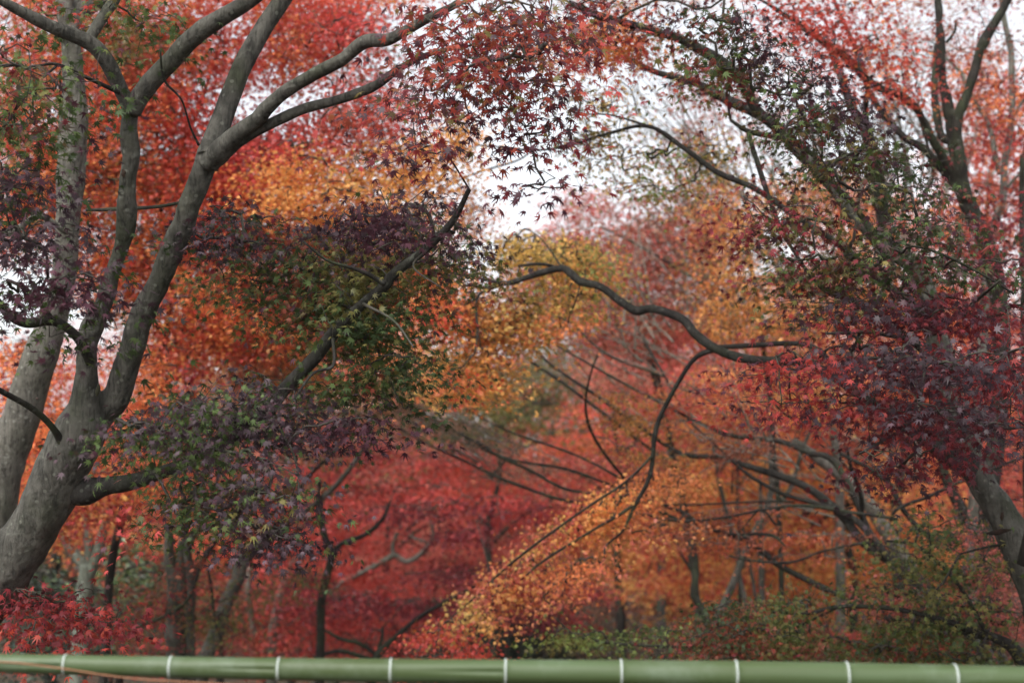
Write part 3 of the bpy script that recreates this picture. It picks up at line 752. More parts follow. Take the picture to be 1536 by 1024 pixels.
# ------------------------------------------------------------------ brown-leaved thin trees in the middle, bare pale twigs at the top
def wild_fan(T, x0, y0, d, ang, spread, length, n, w0, depthvar=1.2, kids=4, curl=10):
    """a loose fan of long thin shoots"""
    for k in range(n):
        a = R(ang + rng.uniform(-spread, spread)); L_ = length * rng.uniform(.6, 1.1); c = R(rng.uniform(-curl, curl))
        pts = []; sc_ = length * .3; x, y = x0 + rng.uniform(-sc_, sc_), y0 + rng.uniform(-sc_, sc_) * .45
        dd = d; wv = w0
        for s in range(6):
            pts.append('%.1f,%.1f,%.2f' % (x, y, wv)); a += c / 3 + rng.normal() * .05
            x += math.cos(a) * L_ / 5; y -= math.sin(a) * L_ / 5; wv *= .74
        T.twiglets([(' '.join(pts), d, d + rng.uniform(-depthvar, depthvar))])
        for j in range(kids):
            i = rng.integers(1, 5); q = [float(v) for v in pts[i].split(',')]
            aa = a + R(rng.choice([-1, 1]) * rng.uniform(15, 45)); l2 = L_ * rng.uniform(.2, .45)
            s2 = '%.1f,%.1f,%.2f %.1f,%.1f,%.2f %.1f,%.1f,%.2f' % (q[0], q[1], q[2] * .7, q[0] + math.cos(aa) * l2 / 2, q[1] - math.sin(aa) * l2 / 2, q[2] * .45, q[0] + math.cos(aa + .15) * l2, q[1] - math.sin(aa + .15) * l2, max(q[2] * .2, .7))
            T.twiglets([(s2, d, d + rng.uniform(-.6, .6))])

BT = Tree('bare_tree', 'nearly bare pale twigged tree spreading against the white sky right of centre', bark=M_BARK_PALE, twig=M_TWIG_PALE)
BT.trunk([('1262,1000,16 1260,860,15 1258,720,13 1240,600,11 1200,480,10 1160,390,8 1120,310,7', 17, 16, True)], sides=10)
BT.limb('1180,430,8 1210,330,7 1230,230,5 1210,120,3', 16.4, 16, thin=True)
BT.limb('1240,600,9 1330,420,8 1360,260,6 1340,150,4 1310,40,3', 16.8, 16.5, thin=True)
for (x, y, a, sp, l_, n_) in [(1130, 330, 125, 25, 300, 12), (1210, 330, 100, 25, 270, 12), (1180, 430, 140, 25, 300, 10), (1350, 250, 95, 25, 260, 16), (1390, 290, 75, 20, 260, 14), (1050, 300, 120, 20, 240, 12), (1290, 420, 100, 18, 240, 6)]:
    wild_fan(BT, x, y, 16.2, a, sp, l_, n_, 5)
BT.spray([(1000, -10, 200, 40), (1380, -10, 180, 40), (1040, 250, 100, 80), (1150, 150, 120, 110), (1370, 80, 110, 90), (1050, 120, 60, 60), (1480, 60, 60, 60)], 14.8, 17.4, .05, [('tan', 4), ('brown', 2), ('salmon', 1.5), ('rust', 1)], .42, per=6, twigs=False, shape=LEAF3)
BT.finish()

BM = Tree('maple_tree', 'dusty pink and brown maple with withered leaves in the centre under the sky gap', bark=M_BARK, twig=M_TWIG_PALE)
BM.trunk([('1048,1000,11 1046,900,10 1030,800,9 1012,700,9 990,600,8 970,520,7 960,440,6 930,380,4', 18, 17, True)], sides=10)
BM.limb('1015,720,9 995,590,6 965,508,5 940,440,3', 17.4, 16.5, thin=True)
BM.limb('1087,482,5 1054,429,4 1024,408,4 960,370,3 905,342,2', 15.5, 15.5, thin=True)
BM.limb('1087,482,5 1056,429,3 1052,385,3', 15.4, 15.3, thin=True)
for (x, y, a, sp, l_, n_) in [(960, 500, 120, 35, 190, 9), (1080, 480, 110, 35, 190, 9), (1000, 560, 145, 25, 220, 8), (1180, 470, 130, 20, 260, 9)]:
    wild_fan(BM, x, y, 14.4, a, sp, l_, n_, 3.2, depthvar=.7)
BM.spray([(810, 410, 50, 30), (850, 360, 55, 36), (870, 440, 90, 50), (920, 370, 90, 60), (1000, 400, 90, 80), (880, 300, 50, 25), (1060, 340, 70, 70), (960, 470, 120, 60)], 15.6, 18.5, .062, [('salmon', 3), ('pink', 3), ('ofr', 1.8), ('brown', 2.6), ('tan', 2), ('crim', .5)], 2.4, thr=.32, layer=None, tmax=600)
BM.spray([(990, 490, 110, 50), (1060, 470, 60, 50), (1000, 350, 90, 60)], 14.8, 16.5, .055, [('brown', 3), ('rust', 3), ('tan', 1)], .8, per=8, tmax=400)
BM.finish()

BO = Tree('maple_tree', 'golden orange maple between the pink one and the crimson limbs, right of centre', bark=M_BARK_DARK)
BO.trunk([('1170,1000,9 1172,860,8 1165,720,8 1150,560,7 1130,420,6 1110,320,4', 15, 14, True)], sides=8)
BO.spray([(1090, 310, 60, 50), (1100, 400, 70, 60), (1150, 470, 80, 50), (1090, 470, 40, 40), (1190, 280, 60, 40)], 12.8, 15, .058, [('yelor', 2), ('orange', 3), ('olive', 2), ('ofr', 2), ('yellow', 1.4)], 1.5, thr=.4)
BO.finish()

# ------------------------------------------------------------------ RIGHT LOWER: grey limbed tree reaching to the left with withered leaves
G = Tree('maple_tree', 'grey limbed maple low at the right whose near bare branches reach far to the left', bark=M_BARK_DIM, twig=M_TWIG_PALE)
G.trunk([('1500,1010,34 1455,955,27 1400,893,23 1344,849,21 1291,809,19 1264,772,17 1224,739,15 1184,719,14 1124,699,12 1084,686,11 1024,680,9 962,642,7 912,605,7 862,572,6 822,542,5 788,510,4', 11.4, 13.2, True)], sides=14, slim=.8)
G.limb('1360,862,14 1330,835,14 1314,815,13 1297,792,11 1271,772,9 1224,755,7 1171,739,6 1124,712,5 1090,682,4 1030,628,3', 11.8, 12.4)
G.limb('1320,830,10 1257,700,10 1211,679,9 1167,662,8 1104,655,8 1067,642,6 1022,620,5 900,555,4 809,502,3', 12.2, 13.2, thin=True)
G.limb('1300,905,10 1260,892,10 1228,878,10 1211,869,9 1167,845,9 1141,825,9 1107,805,9 1051,789,8 1024,768,6 960,745,4', 12, 12.4)
G.limb('1191,752,3 1140,752,3 1024,757,3 960,752,2', 12.2, 12.2, thin=True)
G.limb('1347,778,5 1291,770,5 1207,758,5 1151,763,4 1091,775,4 1024,781,4 960,770,3', 11.6, 12, thin=True)
G.limb('1305,812,4 1271,818,4 1231,827,3 1184,843,4 1121,840,3 1094,833,3', 11.7, 11.6, thin=True)
G.limb('1335,780,5 1347,762,5 1391,745,5 1441,722,5 1491,702,5 1536,684,4 1600,660,4', 11.5, 10.6, thin=True)
G.limb('1292,784,6 1291,742,7 1277,702,6 1270,670,4', 12.0, 11.6, thin=True)
G.limb('1400,810,8 1377,789,8 1351,759,8 1334,725,8 1301,700,7 1260,680,6', 11.4, 11.6, thin=True)
G.limb('1164,787,4 1140,765,3 1108,800,3', 12, 12, thin=True)
G.limb('1100,803,5 1155,802,5 1178,818,3', 12.1, 11.8, thin=True)
G.limb('1228,640,6 1215,610,6 1205,575,5', 11.9, 11.6, thin=True)
G.limb('1228,642,6 1180,622,4 1150,590,3', 11.9, 11.6, thin=True)
G.limb('1230,640,5 1250,590,4', 11.9, 11.7, thin=True)
G.limb('1000,690,5 960,662,5 899,615,5 835,568,5 795,542,4', 13, 13.6, thin=True)
G.limb('1022,610,4 995,562,4 965,508,3', 13, 13.3, thin=True)
G.limb('995,565,3 912,532,3 865,492,3', 13.1, 13.6, thin=True)
G.limb('942,722,4 908,682,5 885,642,5 879,602,4 886,560,3 898,528,2', 12.6, 12.2, thin=True)
G.limb('1051,789,5 960,760,5 889,742,5 845,732,5 795,705,5 745,682,5 699,655,5 645,625,4 589,588,3', 12.6, 14.6, thin=True)
G.limb('1000,770,5 912,757,5 855,752,5 799,735,5 745,715,5 699,692,4 640,665,3 580,630,2', 12.7, 14.8, thin=True)
G.limb('980,745,5 912,725,4 845,702,4 762,688,4 700,664,3', 12.7, 14.2, thin=True)
G.limb('960,735,5 900,700,4 845,675,4 759,645,3 699,612,3', 12.8, 14.4, thin=True)
for (x, y, a, sp, l_, n_) in [(720, 668, 155, 14, 190, 12), (800, 705, 152, 12, 190, 8), (640, 640, 158, 18, 110, 10), (880, 580, 140, 16, 150, 7), (960, 640, 150, 20, 150, 6)]:
    wild_fan(G, x, y, 14.0, a, sp, l_, n_, 2.2, kids=5)
for (x, y, a, sp, l_, n_) in [(1180, 700, 150, 22, 200, 8), (1260, 760, 165, 20, 240, 8), (1100, 640, 140, 20, 180, 7), (1380, 700, 150, 30, 200, 7)]:
    wild_fan(G, x, y, 12.6, a, sp, l_, n_, 3.2, kids=4, curl=35)
G.spray([(640, 630, 100, 35, -20), (740, 680, 100, 35, -20), (580, 610, 40, 25)], 13.6, 15, .032, [('tan', 4), ('brown', 2), ('olive', 1)], .42, per=6, twigs=False, shape=LEAF3)
G.spray([(1090, 780, 90, 25), (1060, 800, 50, 20), (1150, 820, 70, 15), (1250, 815, 80, 18), (1100, 665, 60, 20)], 11.4, 12.6, .045, [('brown', 3), ('rust', 3), ('orange', 2), ('salmon', 1)], 1.0, per=8)
G.spray([(950, 620, 40, 22), (960, 660, 50, 25), (920, 600, 30, 14)], 12, 13, .052, [('yelor', 3), ('olive', 2), ('orange', 2)], 1.5)
G.spray([(1060, 590, 60, 30), (1010, 600, 50, 30), (1110, 620, 50, 30), (1060, 560, 60, 25)], 12.4, 14, .055, [('orange', 2), ('yelor', 1), ('pinkred', 2), ('ofr', 2)], 1.2)
G.finish()

K = Tree('maple_tree', 'low maple at the bottom right with pink and green leaves on a dark arching branch', bark=M_BARK_DARK)
K.several = True
K.trunk([('1560,1060,30 1530,985,22 1494,958,14 1457,945,11 1417,930,9 1374,919,8 1324,910,7 1257,909,6 1211,920,5 1157,917,5 1104,929,4 1054,949,3', 9.2, 9.8, True)], sides=12)
K.limb('1480,955,12 1424,942,12 1374,930,12 1330,926,10', 9.3, 10.5, thin=True)
K.limb('1257,910,4 1180,945,4 1060,968,4 932,965,4 889,959,4 859,949,3 832,925,2', 9.6, 10.4, thin=True)
K.limb('1480,950,8 1440,880,6 1380,820,5 1330,810,3', 9.3, 9.8, thin=True)
K.limb('1536,815,4 1490,818,4 1440,830,3', 8.8, 9, thin=True)
kp = [('salmon', 2), ('pink', 1.6), ('brown', 2), ('greyp', 1.6), ('dgreen', 1.5), ('green', 3), ('olive', 2.6)]
K.spray([(1370, 850, 70, 50), (1420, 790, 70, 35), (1440, 900, 90, 60), (1330, 890, 90, 35), (1500, 940, 60, 45), (1480, 850, 50, 50)], 8.8, 10.4, .058, kp, 1.5)
K.spray([(1230, 900, 90, 30), (1140, 920, 80, 30), (1200, 950, 130, 35), (1100, 960, 100, 30), (1330, 960, 110, 30)], 8.9, 10.4, .055, [('green', 3), ('olive', 3), ('brown', 1.2), ('rust', .8), ('crim', .5), ('dgreen', 1.5)], 2.2, layer=.18)
K.spray([(860, 955, 40, 28), (920, 965, 50, 22), (990, 955, 50, 25), (840, 935, 20, 14)], 9.8, 10.8, .055, [('green', 2), ('lgreen', 2.4), ('olive', 1.5)], 1.3)
K.spray([(1410, 960, 60, 32), (1380, 930, 40, 20), (1450, 985, 60, 20)], 9, 10, .056, [('lgreen', 2), ('green', 3), ('olive', 1)], 1.5)
K.finish()

# bottom-left low crimson spray
Q = Tree('maple_tree', 'low crimson leaf spray over the left end of the bamboo rail', bark=M_BARK_DARK)
Q.trunk([('-60,1040,16 -40,960,12 0,925,7 60,905,5 130,900,3', 7.6, 7.4, True)], sides=8)
Q.spray([(60, 895, 80, 25), (140, 915, 60, 22), (40, 885, 40, 20), (120, 935, 50, 14)], 7.0, 7.9, .066, [('crim', 4), ('red', 2), ('dcrim', 1.5)], 2.2, layer=.15, face=.2)
Q.spray([(40, 945, 50, 22), (75, 960, 30, 16), (160, 940, 25, 8)], 7.0, 7.8, .066, [('ofr', 2), ('red', 3), ('scar', 1)], 1.7, face=.2)
Q.finish()

# ------------------------------------------------------------------ trees of the dell (middle distance)
def mid_tree(label, trunks, limbs, sprays, bark=None, name='maple_tree', group=None, twig=None, fuse=0):
    T = Tree(name, label, bark=bark or M_BARK, group=group, twig=twig)
    T.trunk(trunks, sides=12, fuse=fuse)
    for s in limbs: T.limb(*s, thin=True)
    for s in sprays: T.spray(s[0], s[1], s[2], s[3], s[4], s[5], **(s[6] if len(s) > 6 else {}))
    T.finish(); return T

redmix = [('red', 3), ('pinkred', 2), ('scar', 3), ('crim', 1.5)]
dcr = [('crim', 3), ('dcrim', 3), ('pinkred', 1), ('red', 1)]
ormix = [('orange', 3), ('yelor', 3.4), ('yellow', 1), ('ofr', 1.6), ('scar', .8), ('salmon', .8)]
mid_tree('lichen spotted trunk forking in three behind the low crimson spray at bottom left',
    [('113,1030,27 118,1000,26 122,940,25 127,885,25 128,850,20 112,830,16 96,805,14 80,770,12', 15, 15, True), ('127,880,16 134,835,15 131,800,13 128,760,11', 15, 15), ('128,880,16 143,840,17 154,800,14 160,760,12', 15, 15)],
    [], [([(120, 740, 80, 40), (60, 790, 50, 30)], 14, 16, .06, ormix, 1.3)], bark=M_BARK_LICH)
mid_tree('dark leaning stem just left of the lichen spotted trunk', [('75,1000,18 70,900,18 80,850,16 95,800,12', 17, 17, True)], [], [([(60, 800, 60, 30)], 16, 18, .06, ormix, 1.0)], bark=M_BARK_DARK)
mid_tree('cluster of upright grey stems left of centre with dull leaves at its foot',
    [('262,1000,24 260,940,22 262,880,20 255,830,16 252,780,13 248,720,9', 14, 14, True), ('272,900,18 272,840,15 276,790,13 270,720,8', 14, 14), ('286,1000,15 286,930,14 288,880,13 282,820,12 300,790,10 318,750,8 330,700,5', 14.1, 13.8, True)],
    [('288,870,8 310,830,9 330,800,7 345,770,5', 14, 13.8)],
    [([(240, 900, 70, 40), (200, 950, 70, 35), (330, 930, 50, 40), (300, 860, 50, 30)], 13, 15.5, .055, [('rust', 2), ('crim', 2), ('olive', 2.5), ('green', 2), ('brown', 1)], .9)])
mid_tree('leaning grey trunk left of centre with a long branch rising to the right',
    [('305,1000,24 320,960,22 340,905,21 355,868,21 368,835,20 400,810,14 427,792,10 460,765,9 500,732,8 540,680,6 560,640,4', 15, 16, True)],
    [('430,790,7 453,725,6 497,682,6 520,650,5 540,620,3', 15.4, 15.4), ('300,850,4 290,880,5 280,900,5 245,925,5 200,940,3', 13.6, 13.8), ('312,852,4 318,890,5 322,930,5 333,960,4', 13.6, 13.6)],
    [([(430, 860, 60, 35), (380, 880, 50, 30), (470, 700, 50, 40)], 14.5, 16.5, .055, [('brown', 2), ('olive', 2), ('green', 1.4), ('crim', 1)], .7)], bark=M_BARK)
mid_tree('short pale stems beside the leaning grey trunk', [('408,1000,17 410,950,16 415,920,16 425,880,12 440,840,8', 19, 19, True), ('385,955,9 378,930,10 372,890,9 374,850,7', 19, 19)], [], [([(420, 860, 50, 40)], 18, 20, .07, redmix, 1.2)], bark=M_BARK_PALE)
mid_tree('thin dark maple with red layered leaves left of the drooping orange branch',
    [('480,1000,14 481,960,14 483,900,13 492,860,12 497,830,12 486,800,10 480,765,9 478,720,6', 15.6, 15.6, True)],
    [('495,835,6 512,815,8 550,800,7 575,775,6 585,750,3', 15.6, 15.8), ('484,770,5 455,780,5 420,770,3', 15.6, 15.8)],
    [([(560, 720, 110, 40), (440, 800, 70, 60), (520, 900, 120, 50), (620, 740, 80, 30), (500, 670, 90, 40)], 18.4, 20.5, .068, redmix, 1.0, dict(layer=.45, tmax=500)),
     ([(560, 660, 90, 30), (480, 640, 80, 30), (560, 690, 60, 30)], 18.2, 20, .066, [('crim', 2), ('rust', 2), ('olive', 2), ('dgreen', 1)], 1.1, dict(layer=.4, tmax=300))], bark=M_BARK_DARK)
mid_tree('dark crimson maple in low flat tiers behind the drooping orange branch',
    [('560,1010,14 565,985,12 600,950,8 640,918,7 700,885,5 760,850,3', 16.2, 16, True)],
    [('560,990,6 512,976,7 470,985,4', 16.2, 16.2), ('570,985,6 540,965,6 512,958,6 480,940,3', 16.2, 16.2), ('560,990,5 572,960,5 574,940,4', 17, 17)],
    [([(600, 895, 100, 26), (540, 905, 80, 26), (690, 870, 70, 26, 20), (470, 890, 60, 22), (850, 890, 45, 50), (800, 910, 60, 30)], 16.8, 19, .064, dcr, 1.6, dict(layer=.5, tmax=500)),
     ([(690, 790, 38, 45), (680, 760, 45, 22), (620, 765, 80, 10), (770, 755, 50, 12)], 17, 18.5, .064, dcr, 1.9, dict(layer=.4, tmax=200)),
     ([(550, 950, 90, 30), (640, 950, 60, 25), (450, 950, 60, 30)], 17, 19, .064, [('red', 2), ('crim', 2), ('rust', 1), ('scar', 1)], 1.4, dict(layer=.35, tmax=300))], bark=M_BARK_DARK)
T = mid_tree('pale curling branch with white lichen among the pink leaves at centre left',
    [('440,1000,10 470,930,9 505,880,8 529,865,8 579,840,9 592,833,9 609,842,8 625,836,8 645,815,7 650,797,6 646,780,4', 20, 19.5, True)],
    [('590,834,7 590,812,6 602,788,4', 19.7, 19.7), ('645,814,5 620,806,4 608,795,2', 19.6, 19.7)],
    [([(640, 740, 60, 16), (560, 860, 50, 16)], 19.5, 20.5, .06, redmix, .8)], bark=M_BARK_PALE, name='maple_tree')
# vertical stems among the orange on the right
mid_tree('curved double stemmed maple amid the orange leaves at lower right of centre',
    [('1072,960,14 1078,925,13 1097,882,12 1111,845,12 1125,812,12 1141,782,13 1155,745,10 1157,700,9 1156,640,8 1155,580,6', 16, 16, True), ('1146,780,8 1184,735,7 1201,682,6 1230,610,4', 16, 15.8)],
    [], [([(1150, 560, 70, 40), (1230, 600, 70, 40)], 15.5, 17.5, .064, ormix, 1.2, dict(tmax=200))], bark=M_BARK)
mid_tree('thin upright stem crossing the orange leaves left of the curved double stem',
    [('1124,960,8 1121,912,8 1111,869,7 1104,825,7 1094,782,7 1084,742,7 1074,690,6 1070,640,4', 17, 17, True)], [('1085,745,4 1078,715,3 1092,690,3', 17, 17)], [([(1080, 640, 50, 30)], 16.5, 17.5, .064, ormix, 1.0)], bark=M_BARK)
mid_tree('knotty dark stem standing left of the orange thicket above the green spray',
    [('1068,960,14 1061,932,13 1044,900,12 1040,890,13 1043,855,10 1041,815,8 1030,770,7 1024,730,6', 16.5, 16.5, True)], [('1042,860,5 1024,835,4 1010,800,3', 16.5, 16.5)], [([(1030, 720, 50, 30)], 16, 17, .064, ormix, 1.0)], bark=M_BARK_DARK)
mid_tree('narrow stem right of the curved double stem in the orange thicket', [('1146,970,10 1144,900,9 1141,830,9 1142,780,6 1140,700,4', 17.5, 17.5, True)], [], [([(1150, 690, 40, 25)], 17, 18, .064, ormix, .9)], bark=M_BARK)
mid_tree('hair thin stem leaning in the orange thicket', [('1138,960,6 1134,899,6 1124,842,5 1112,780,4', 18, 18, True)], [], [([(1110, 760, 30, 20)], 17.5, 18.5, .064, ormix, .9)], bark=M_BARK)
mid_tree('two close parallel stems high in the orange leaves right of centre', [('1110,960,6 1108,800,5 1106,740,5 1106,660,4', 19, 19, True), ('1098,740,4 1100,680,4 1096,620,3', 19, 19)], [], [([(1100, 600, 40, 30)], 18, 20, .064, ormix, .9)], bark=M_BARK_DARK)
mid_tree('broad pale trunk slanting behind the crimson leaves at the right',
    [('1420,1000,28 1385,890,24 1330,800,22 1291,740,20 1230,690,16 1190,660,10', 15, 15, True), ('1380,700,10 1378,640,9 1372,560,8 1370,500,8', 15, 15)],
    [], [([(1330, 760, 60, 40)], 14.5, 16, .062, ormix, .8)], bark=M_BARK_PALE)
mid_tree('dark upright trunk behind the knotted maple at far right', [('1478,1000,20 1476,900,19 1474,820,19 1440,760,18 1415,700,14 1410,600,10', 13.5, 13.5, True)], [('1410,690,6 1430,730,6 1500,880,10', 13.6, 13.2)], [([(1480, 760, 60, 60), (1510, 700, 40, 60)], 13, 15, .06, [('salmon', 2), ('ofr', 2), ('pinkred', 2), ('orange', 1)], 1.3)], bark=M_BARK_DARK)

# ------------------------------------------------------------------ crowns of the slope beyond
def far_tree(label, x, ybase, wpx, d, sprays, bark=None, name='maple_tree', top=None, mat=None, shape=None, cat='tree'):
    T = Tree(name, label, bark=bark or M_BARK_DARK, cat=cat)
    yt = top if top else min(e[1] for s in sprays for e in s[0])
    n = 5
    s = ' '.join('%.0f,%.0f,%.1f' % (x + (rng.uniform(-1, 1) * 12 if k else 0), ybase + (yt - ybase) * k / n, wpx * (1 - .85 * k / n)) for k in range(n + 1))
    T.trunk([(s, d, d, True)], sides=8)
    for k in range(6):
        yy = ybase + (yt - ybase) * rng.uniform(.3, .8); sgn = rng.choice([-1, 1]); l_ = rng.uniform(50, 110)
        T.limb('%.0f,%.0f,%.1f %.0f,%.0f,%.1f %.0f,%.0f,%.1f' % (x, yy, wpx * .45, x + sgn * l_ * .5, yy - l_ * .45, wpx * .3, x + sgn * l_, yy - l_ * .6, wpx * .14), d, d + rng.uniform(-1.5, 1.5), thin=True, sides=6)
    for s in sprays:
        kw = dict(layer=.6, tmax=250, per=16, thr=.36, r0=.004, maxr=.03)
        if mat: kw['mat'] = mat
        if shape: kw['shape'] = shape
        if len(s) > 6: kw.update(s[6])
        T.spray(s[0], s[1], s[2], s[3], s[4], s[5], name='foliage', **kw)
    T.finish()

far_tree('broad scarlet maple on the slope behind the left centre stems', 400, 900, 16, 24, [([(400, 760, 140, 110), (420, 900, 120, 80), (300, 800, 80, 80)], 21, 26, .09, redmix + [('orange', 1)], 2.2)])
far_tree('bright red maple on the slope beyond the pale curling branch', 590, 930, 16, 26, [([(510, 790, 80, 70), (640, 690, 110, 42), (520, 880, 110, 80), (700, 690, 70, 34)], 23, 27, .09, [('scar', 2), ('pinkred', 2.5), ('salmon', 2), ('pink', 1)], 2.0)])
far_tree('dusty pink maple deep in the centre beneath the long bare branches', 670, 940, 14, 29, [([(680, 820, 90, 60), (620, 790, 90, 60), (740, 850, 80, 60), (590, 850, 70, 40)], 27, 31, .11, [('pink', 3), ('salmon', 2), ('tan', 2), ('pinkred', 1.4)], 2.2)])
far_tree('orange and red maple in the centre behind the drooping branch', 820, 940, 14, 27, [([(790, 760, 90, 50), (850, 690, 100, 50), (900, 640, 90, 40), (720, 740, 60, 40)], 24, 29, .09, [('orange', 2), ('scar', 3), ('red', 2), ('pinkred', 2)], 2.2)])
far_tree('red maple right of centre seen through the long grey limbs', 930, 900, 14, 22, [([(930, 560, 90, 45), (1000, 580, 80, 50), (980, 680, 90, 60), (1080, 580, 80, 60), (880, 700, 60, 40)], 20, 24, .08, [('salmon', 3), ('pinkred', 2), ('ofr', 2), ('tan', 1.4), ('brown', 1.4)], 1.7)])
far_tree('vivid orange maple filling the thicket at lower right', 1200, 950, 18, 22, [([(1080, 700, 90, 90), (1180, 700, 120, 100), (1150, 820, 130, 90), (1030, 830, 70, 60), (980, 860, 50, 30)], 19.5, 24, .082, ormix, 2.3)])
far_tree('golden orange maple behind the slanting pale trunk at the right', 1320, 950, 18, 25, [([(1300, 840, 130, 80), (1320, 720, 120, 90), (1180, 880, 120, 50), (1420, 800, 80, 100)], 22, 27, .088, [('yelor', 3), ('orange', 4), ('ofr', 1.5), ('yellow', 1)], 2.2)])
far_tree('orange maple high behind the multi stemmed fork at right', 1350, 900, 18, 19, [([(1300, 330, 110, 70), (1250, 300, 70, 50), (1340, 450, 130, 70), (1220, 430, 110, 60)], 17.2, 20, .075, [('orange', 4), ('ofr', 2.4), ('scar', 1), ('yelor', 2)], 2.3)])
far_tree('orange and red maple behind the stems of the far right', 1490, 900, 18, 18.5, [([(1480, 330, 80, 90), (1480, 240, 70, 50), (1500, 160, 50, 60), (1450, 480, 110, 80), (1500, 650, 70, 90), (1420, 620, 110, 70)], 17, 20, .075, [('scar', 2), ('ofr', 3), ('orange', 3), ('red', 1)], 1.9)])
far_tree('rust orange maple behind the crimson leaves right of centre', 1280, 950, 16, 21, [([(1290, 570, 130, 60), (1150, 540, 90, 60), (1270, 650, 120, 50)], 19, 23, .08, [('orange', 3), ('ofr', 3), ('salmon', 2), ('pinkred', 1)], 2.0)])
far_tree('olive green maple in shade behind the hanging orange leaves', 740, 940, 14, 23, [([(760, 600, 100, 45), (640, 570, 90, 40), (820, 560, 70, 35), (700, 640, 90, 30)], 21, 25, .08, [('olive', 3), ('dgreen', 2), ('green', 1.5), ('rust', 1)], 1.8)])
far_tree('rusty maple behind the green leaves left of centre', 430, 920, 14, 22, [([(460, 620, 110, 50), (380, 560, 90, 60), (540, 600, 70, 50), (330, 680, 90, 60)], 20, 24, .08, [('rust', 2), ('brown', 2), ('crim', 2), ('tan', 1.4), ('olive', 1)], 1.4)])
far_tree('orange and crimson maple low behind the lichen spotted trunk', 170, 960, 16, 21, [([(190, 820, 90, 50), (120, 770, 90, 50), (230, 860, 80, 50), (60, 700, 80, 80)], 19, 23, .08, [('orange', 2), ('rust', 2), ('scar', 2), ('crim', 1)], 1.7)])
far_tree('crimson leafy maple low beyond the upright grey stems', 330, 980, 12, 20, [([(330, 900, 90, 50), (220, 900, 70, 40), (400, 950, 90, 40), (250, 960, 80, 40)], 18.5, 21.5, .075, [('crim', 2), ('rust', 2), ('ofr', 1), ('olive', 1), ('red', 1)], 1.6)])
far_tree('greyish thin leaved tree beyond the green sprig at bottom centre', 920, 960, 10, 26, [([(910, 900, 60, 40), (930, 950, 60, 40)], 24, 28, .06, [('tan', 2), ('brown', 2), ('greyp', 1)], .8)], bark=M_BARK_PALE)
far_tree('dull red maple at the far right foot behind the low pink branch', 1380, 1000, 14, 15, [([(1330, 960, 110, 40), (1450, 930, 90, 60), (1200, 960, 100, 40)], 13.8, 16, .06, [('crim', 2), ('ofr', 2), ('rust', 2), ('red', 1)], 1.8, dict(shape=LEAF5))])

ever = [('teal', 2), ('dteal', 3), ('dgreen', 2)]
far_tree('dark evergreen shrub mass at bottom centre behind the orange tips', 770, 980, 20, 32, [([(760, 940, 130, 60), (880, 960, 90, 50), (820, 900, 90, 50)], 29, 34, .12, ever, 2.6)], mat=M_LEAF_EVER, shape=LEAFOV, name='evergreen_tree')
far_tree('glossy dark camellia with pale glints low at the left', 190, 960, 12, 17, [([(205, 850, 60, 40), (170, 930, 60, 50), (40, 960, 90, 40), (40, 860, 60, 50)], 15.6, 18, .075, [('green', 1), ('dgreen', 2), ('teal', 2), ('dteal', 2)], 2.6, dict(layer=None))], mat=M_LEAF_EVER, shape=LEAFOV, name='camellia')
for (x, y, rx, ry, d, lab) in [(930, 600, 130, 90, 40, 'dark conifer behind the long grey limbs right of centre'), (700, 760, 110, 90, 44, 'dark conifer showing through above the pink maple'), (560, 700, 110, 90, 48, 'dark evergreen far behind the red maple left of centre'),
                               (300, 700, 140, 110, 46, 'dark evergreen far behind the left centre stems'), (80, 760, 140, 110, 42, 'dark evergreen far behind the forked maple at left'), (1150, 680, 150, 110, 46, 'dark evergreen far behind the orange thicket'),
                               (1400, 700, 160, 120, 44, 'dark evergreen far behind the crimson maple at right'), (840, 800, 130, 90, 50, 'tall dark evergreen at the back of the dell in the centre')]:
    far_tree(lab, x, y + ry, 22, d, [([(x, y, rx, ry), (x, y + ry * .7, rx * 1.1, ry * .8), (x + rx * .2, y - ry * .6, rx * .5, ry * .6)], d - 3, d + 3, .17, ever, 2.4, dict(tmax=60, layer=None))], mat=M_LEAF_EVER, shape=LEAFOV, name='evergreen_tree')
# wooded crest: further maples to close the view
for (x, y, rx, ry, d, pal, lab) in [(480, 490, 200, 110, 30, ormix, 'far orange maple high on the slope behind the left limb'), (1020, 500, 140, 80, 34, redmix, 'far red maple high on the slope right of centre'), (1250, 520, 150, 100, 36, ormix, 'far orange maple high on the slope at right'),
                                    (150, 620, 150, 120, 34, redmix, 'far red maple high on the slope at left'), (1480, 560, 120, 140, 32, redmix, 'far red maple high on the slope at the right edge'), (760, 540, 190, 90, 34, [('olive', 2), ('rust', 2), ('ofr', 2), ('pink', 1)], 'far red maple below the hanging yellow leaves'),
                                    (640, 860, 170, 80, 40, [('pinkred', 2), ('pink', 2), ('scar', 2)], 'far pinkish red maple at the back of the dell'), (1000, 800, 160, 120, 38, ormix, 'far orange maple at the back of the dell at right')]:
    far_tree(lab, x, y + ry + 60, 14, d, [([(x, y, rx, ry), (x, y + ry * .6, rx, ry * .7)], d - 3, d + 3, .13, pal, 1.8, dict(tmax=120, layer=.8))])

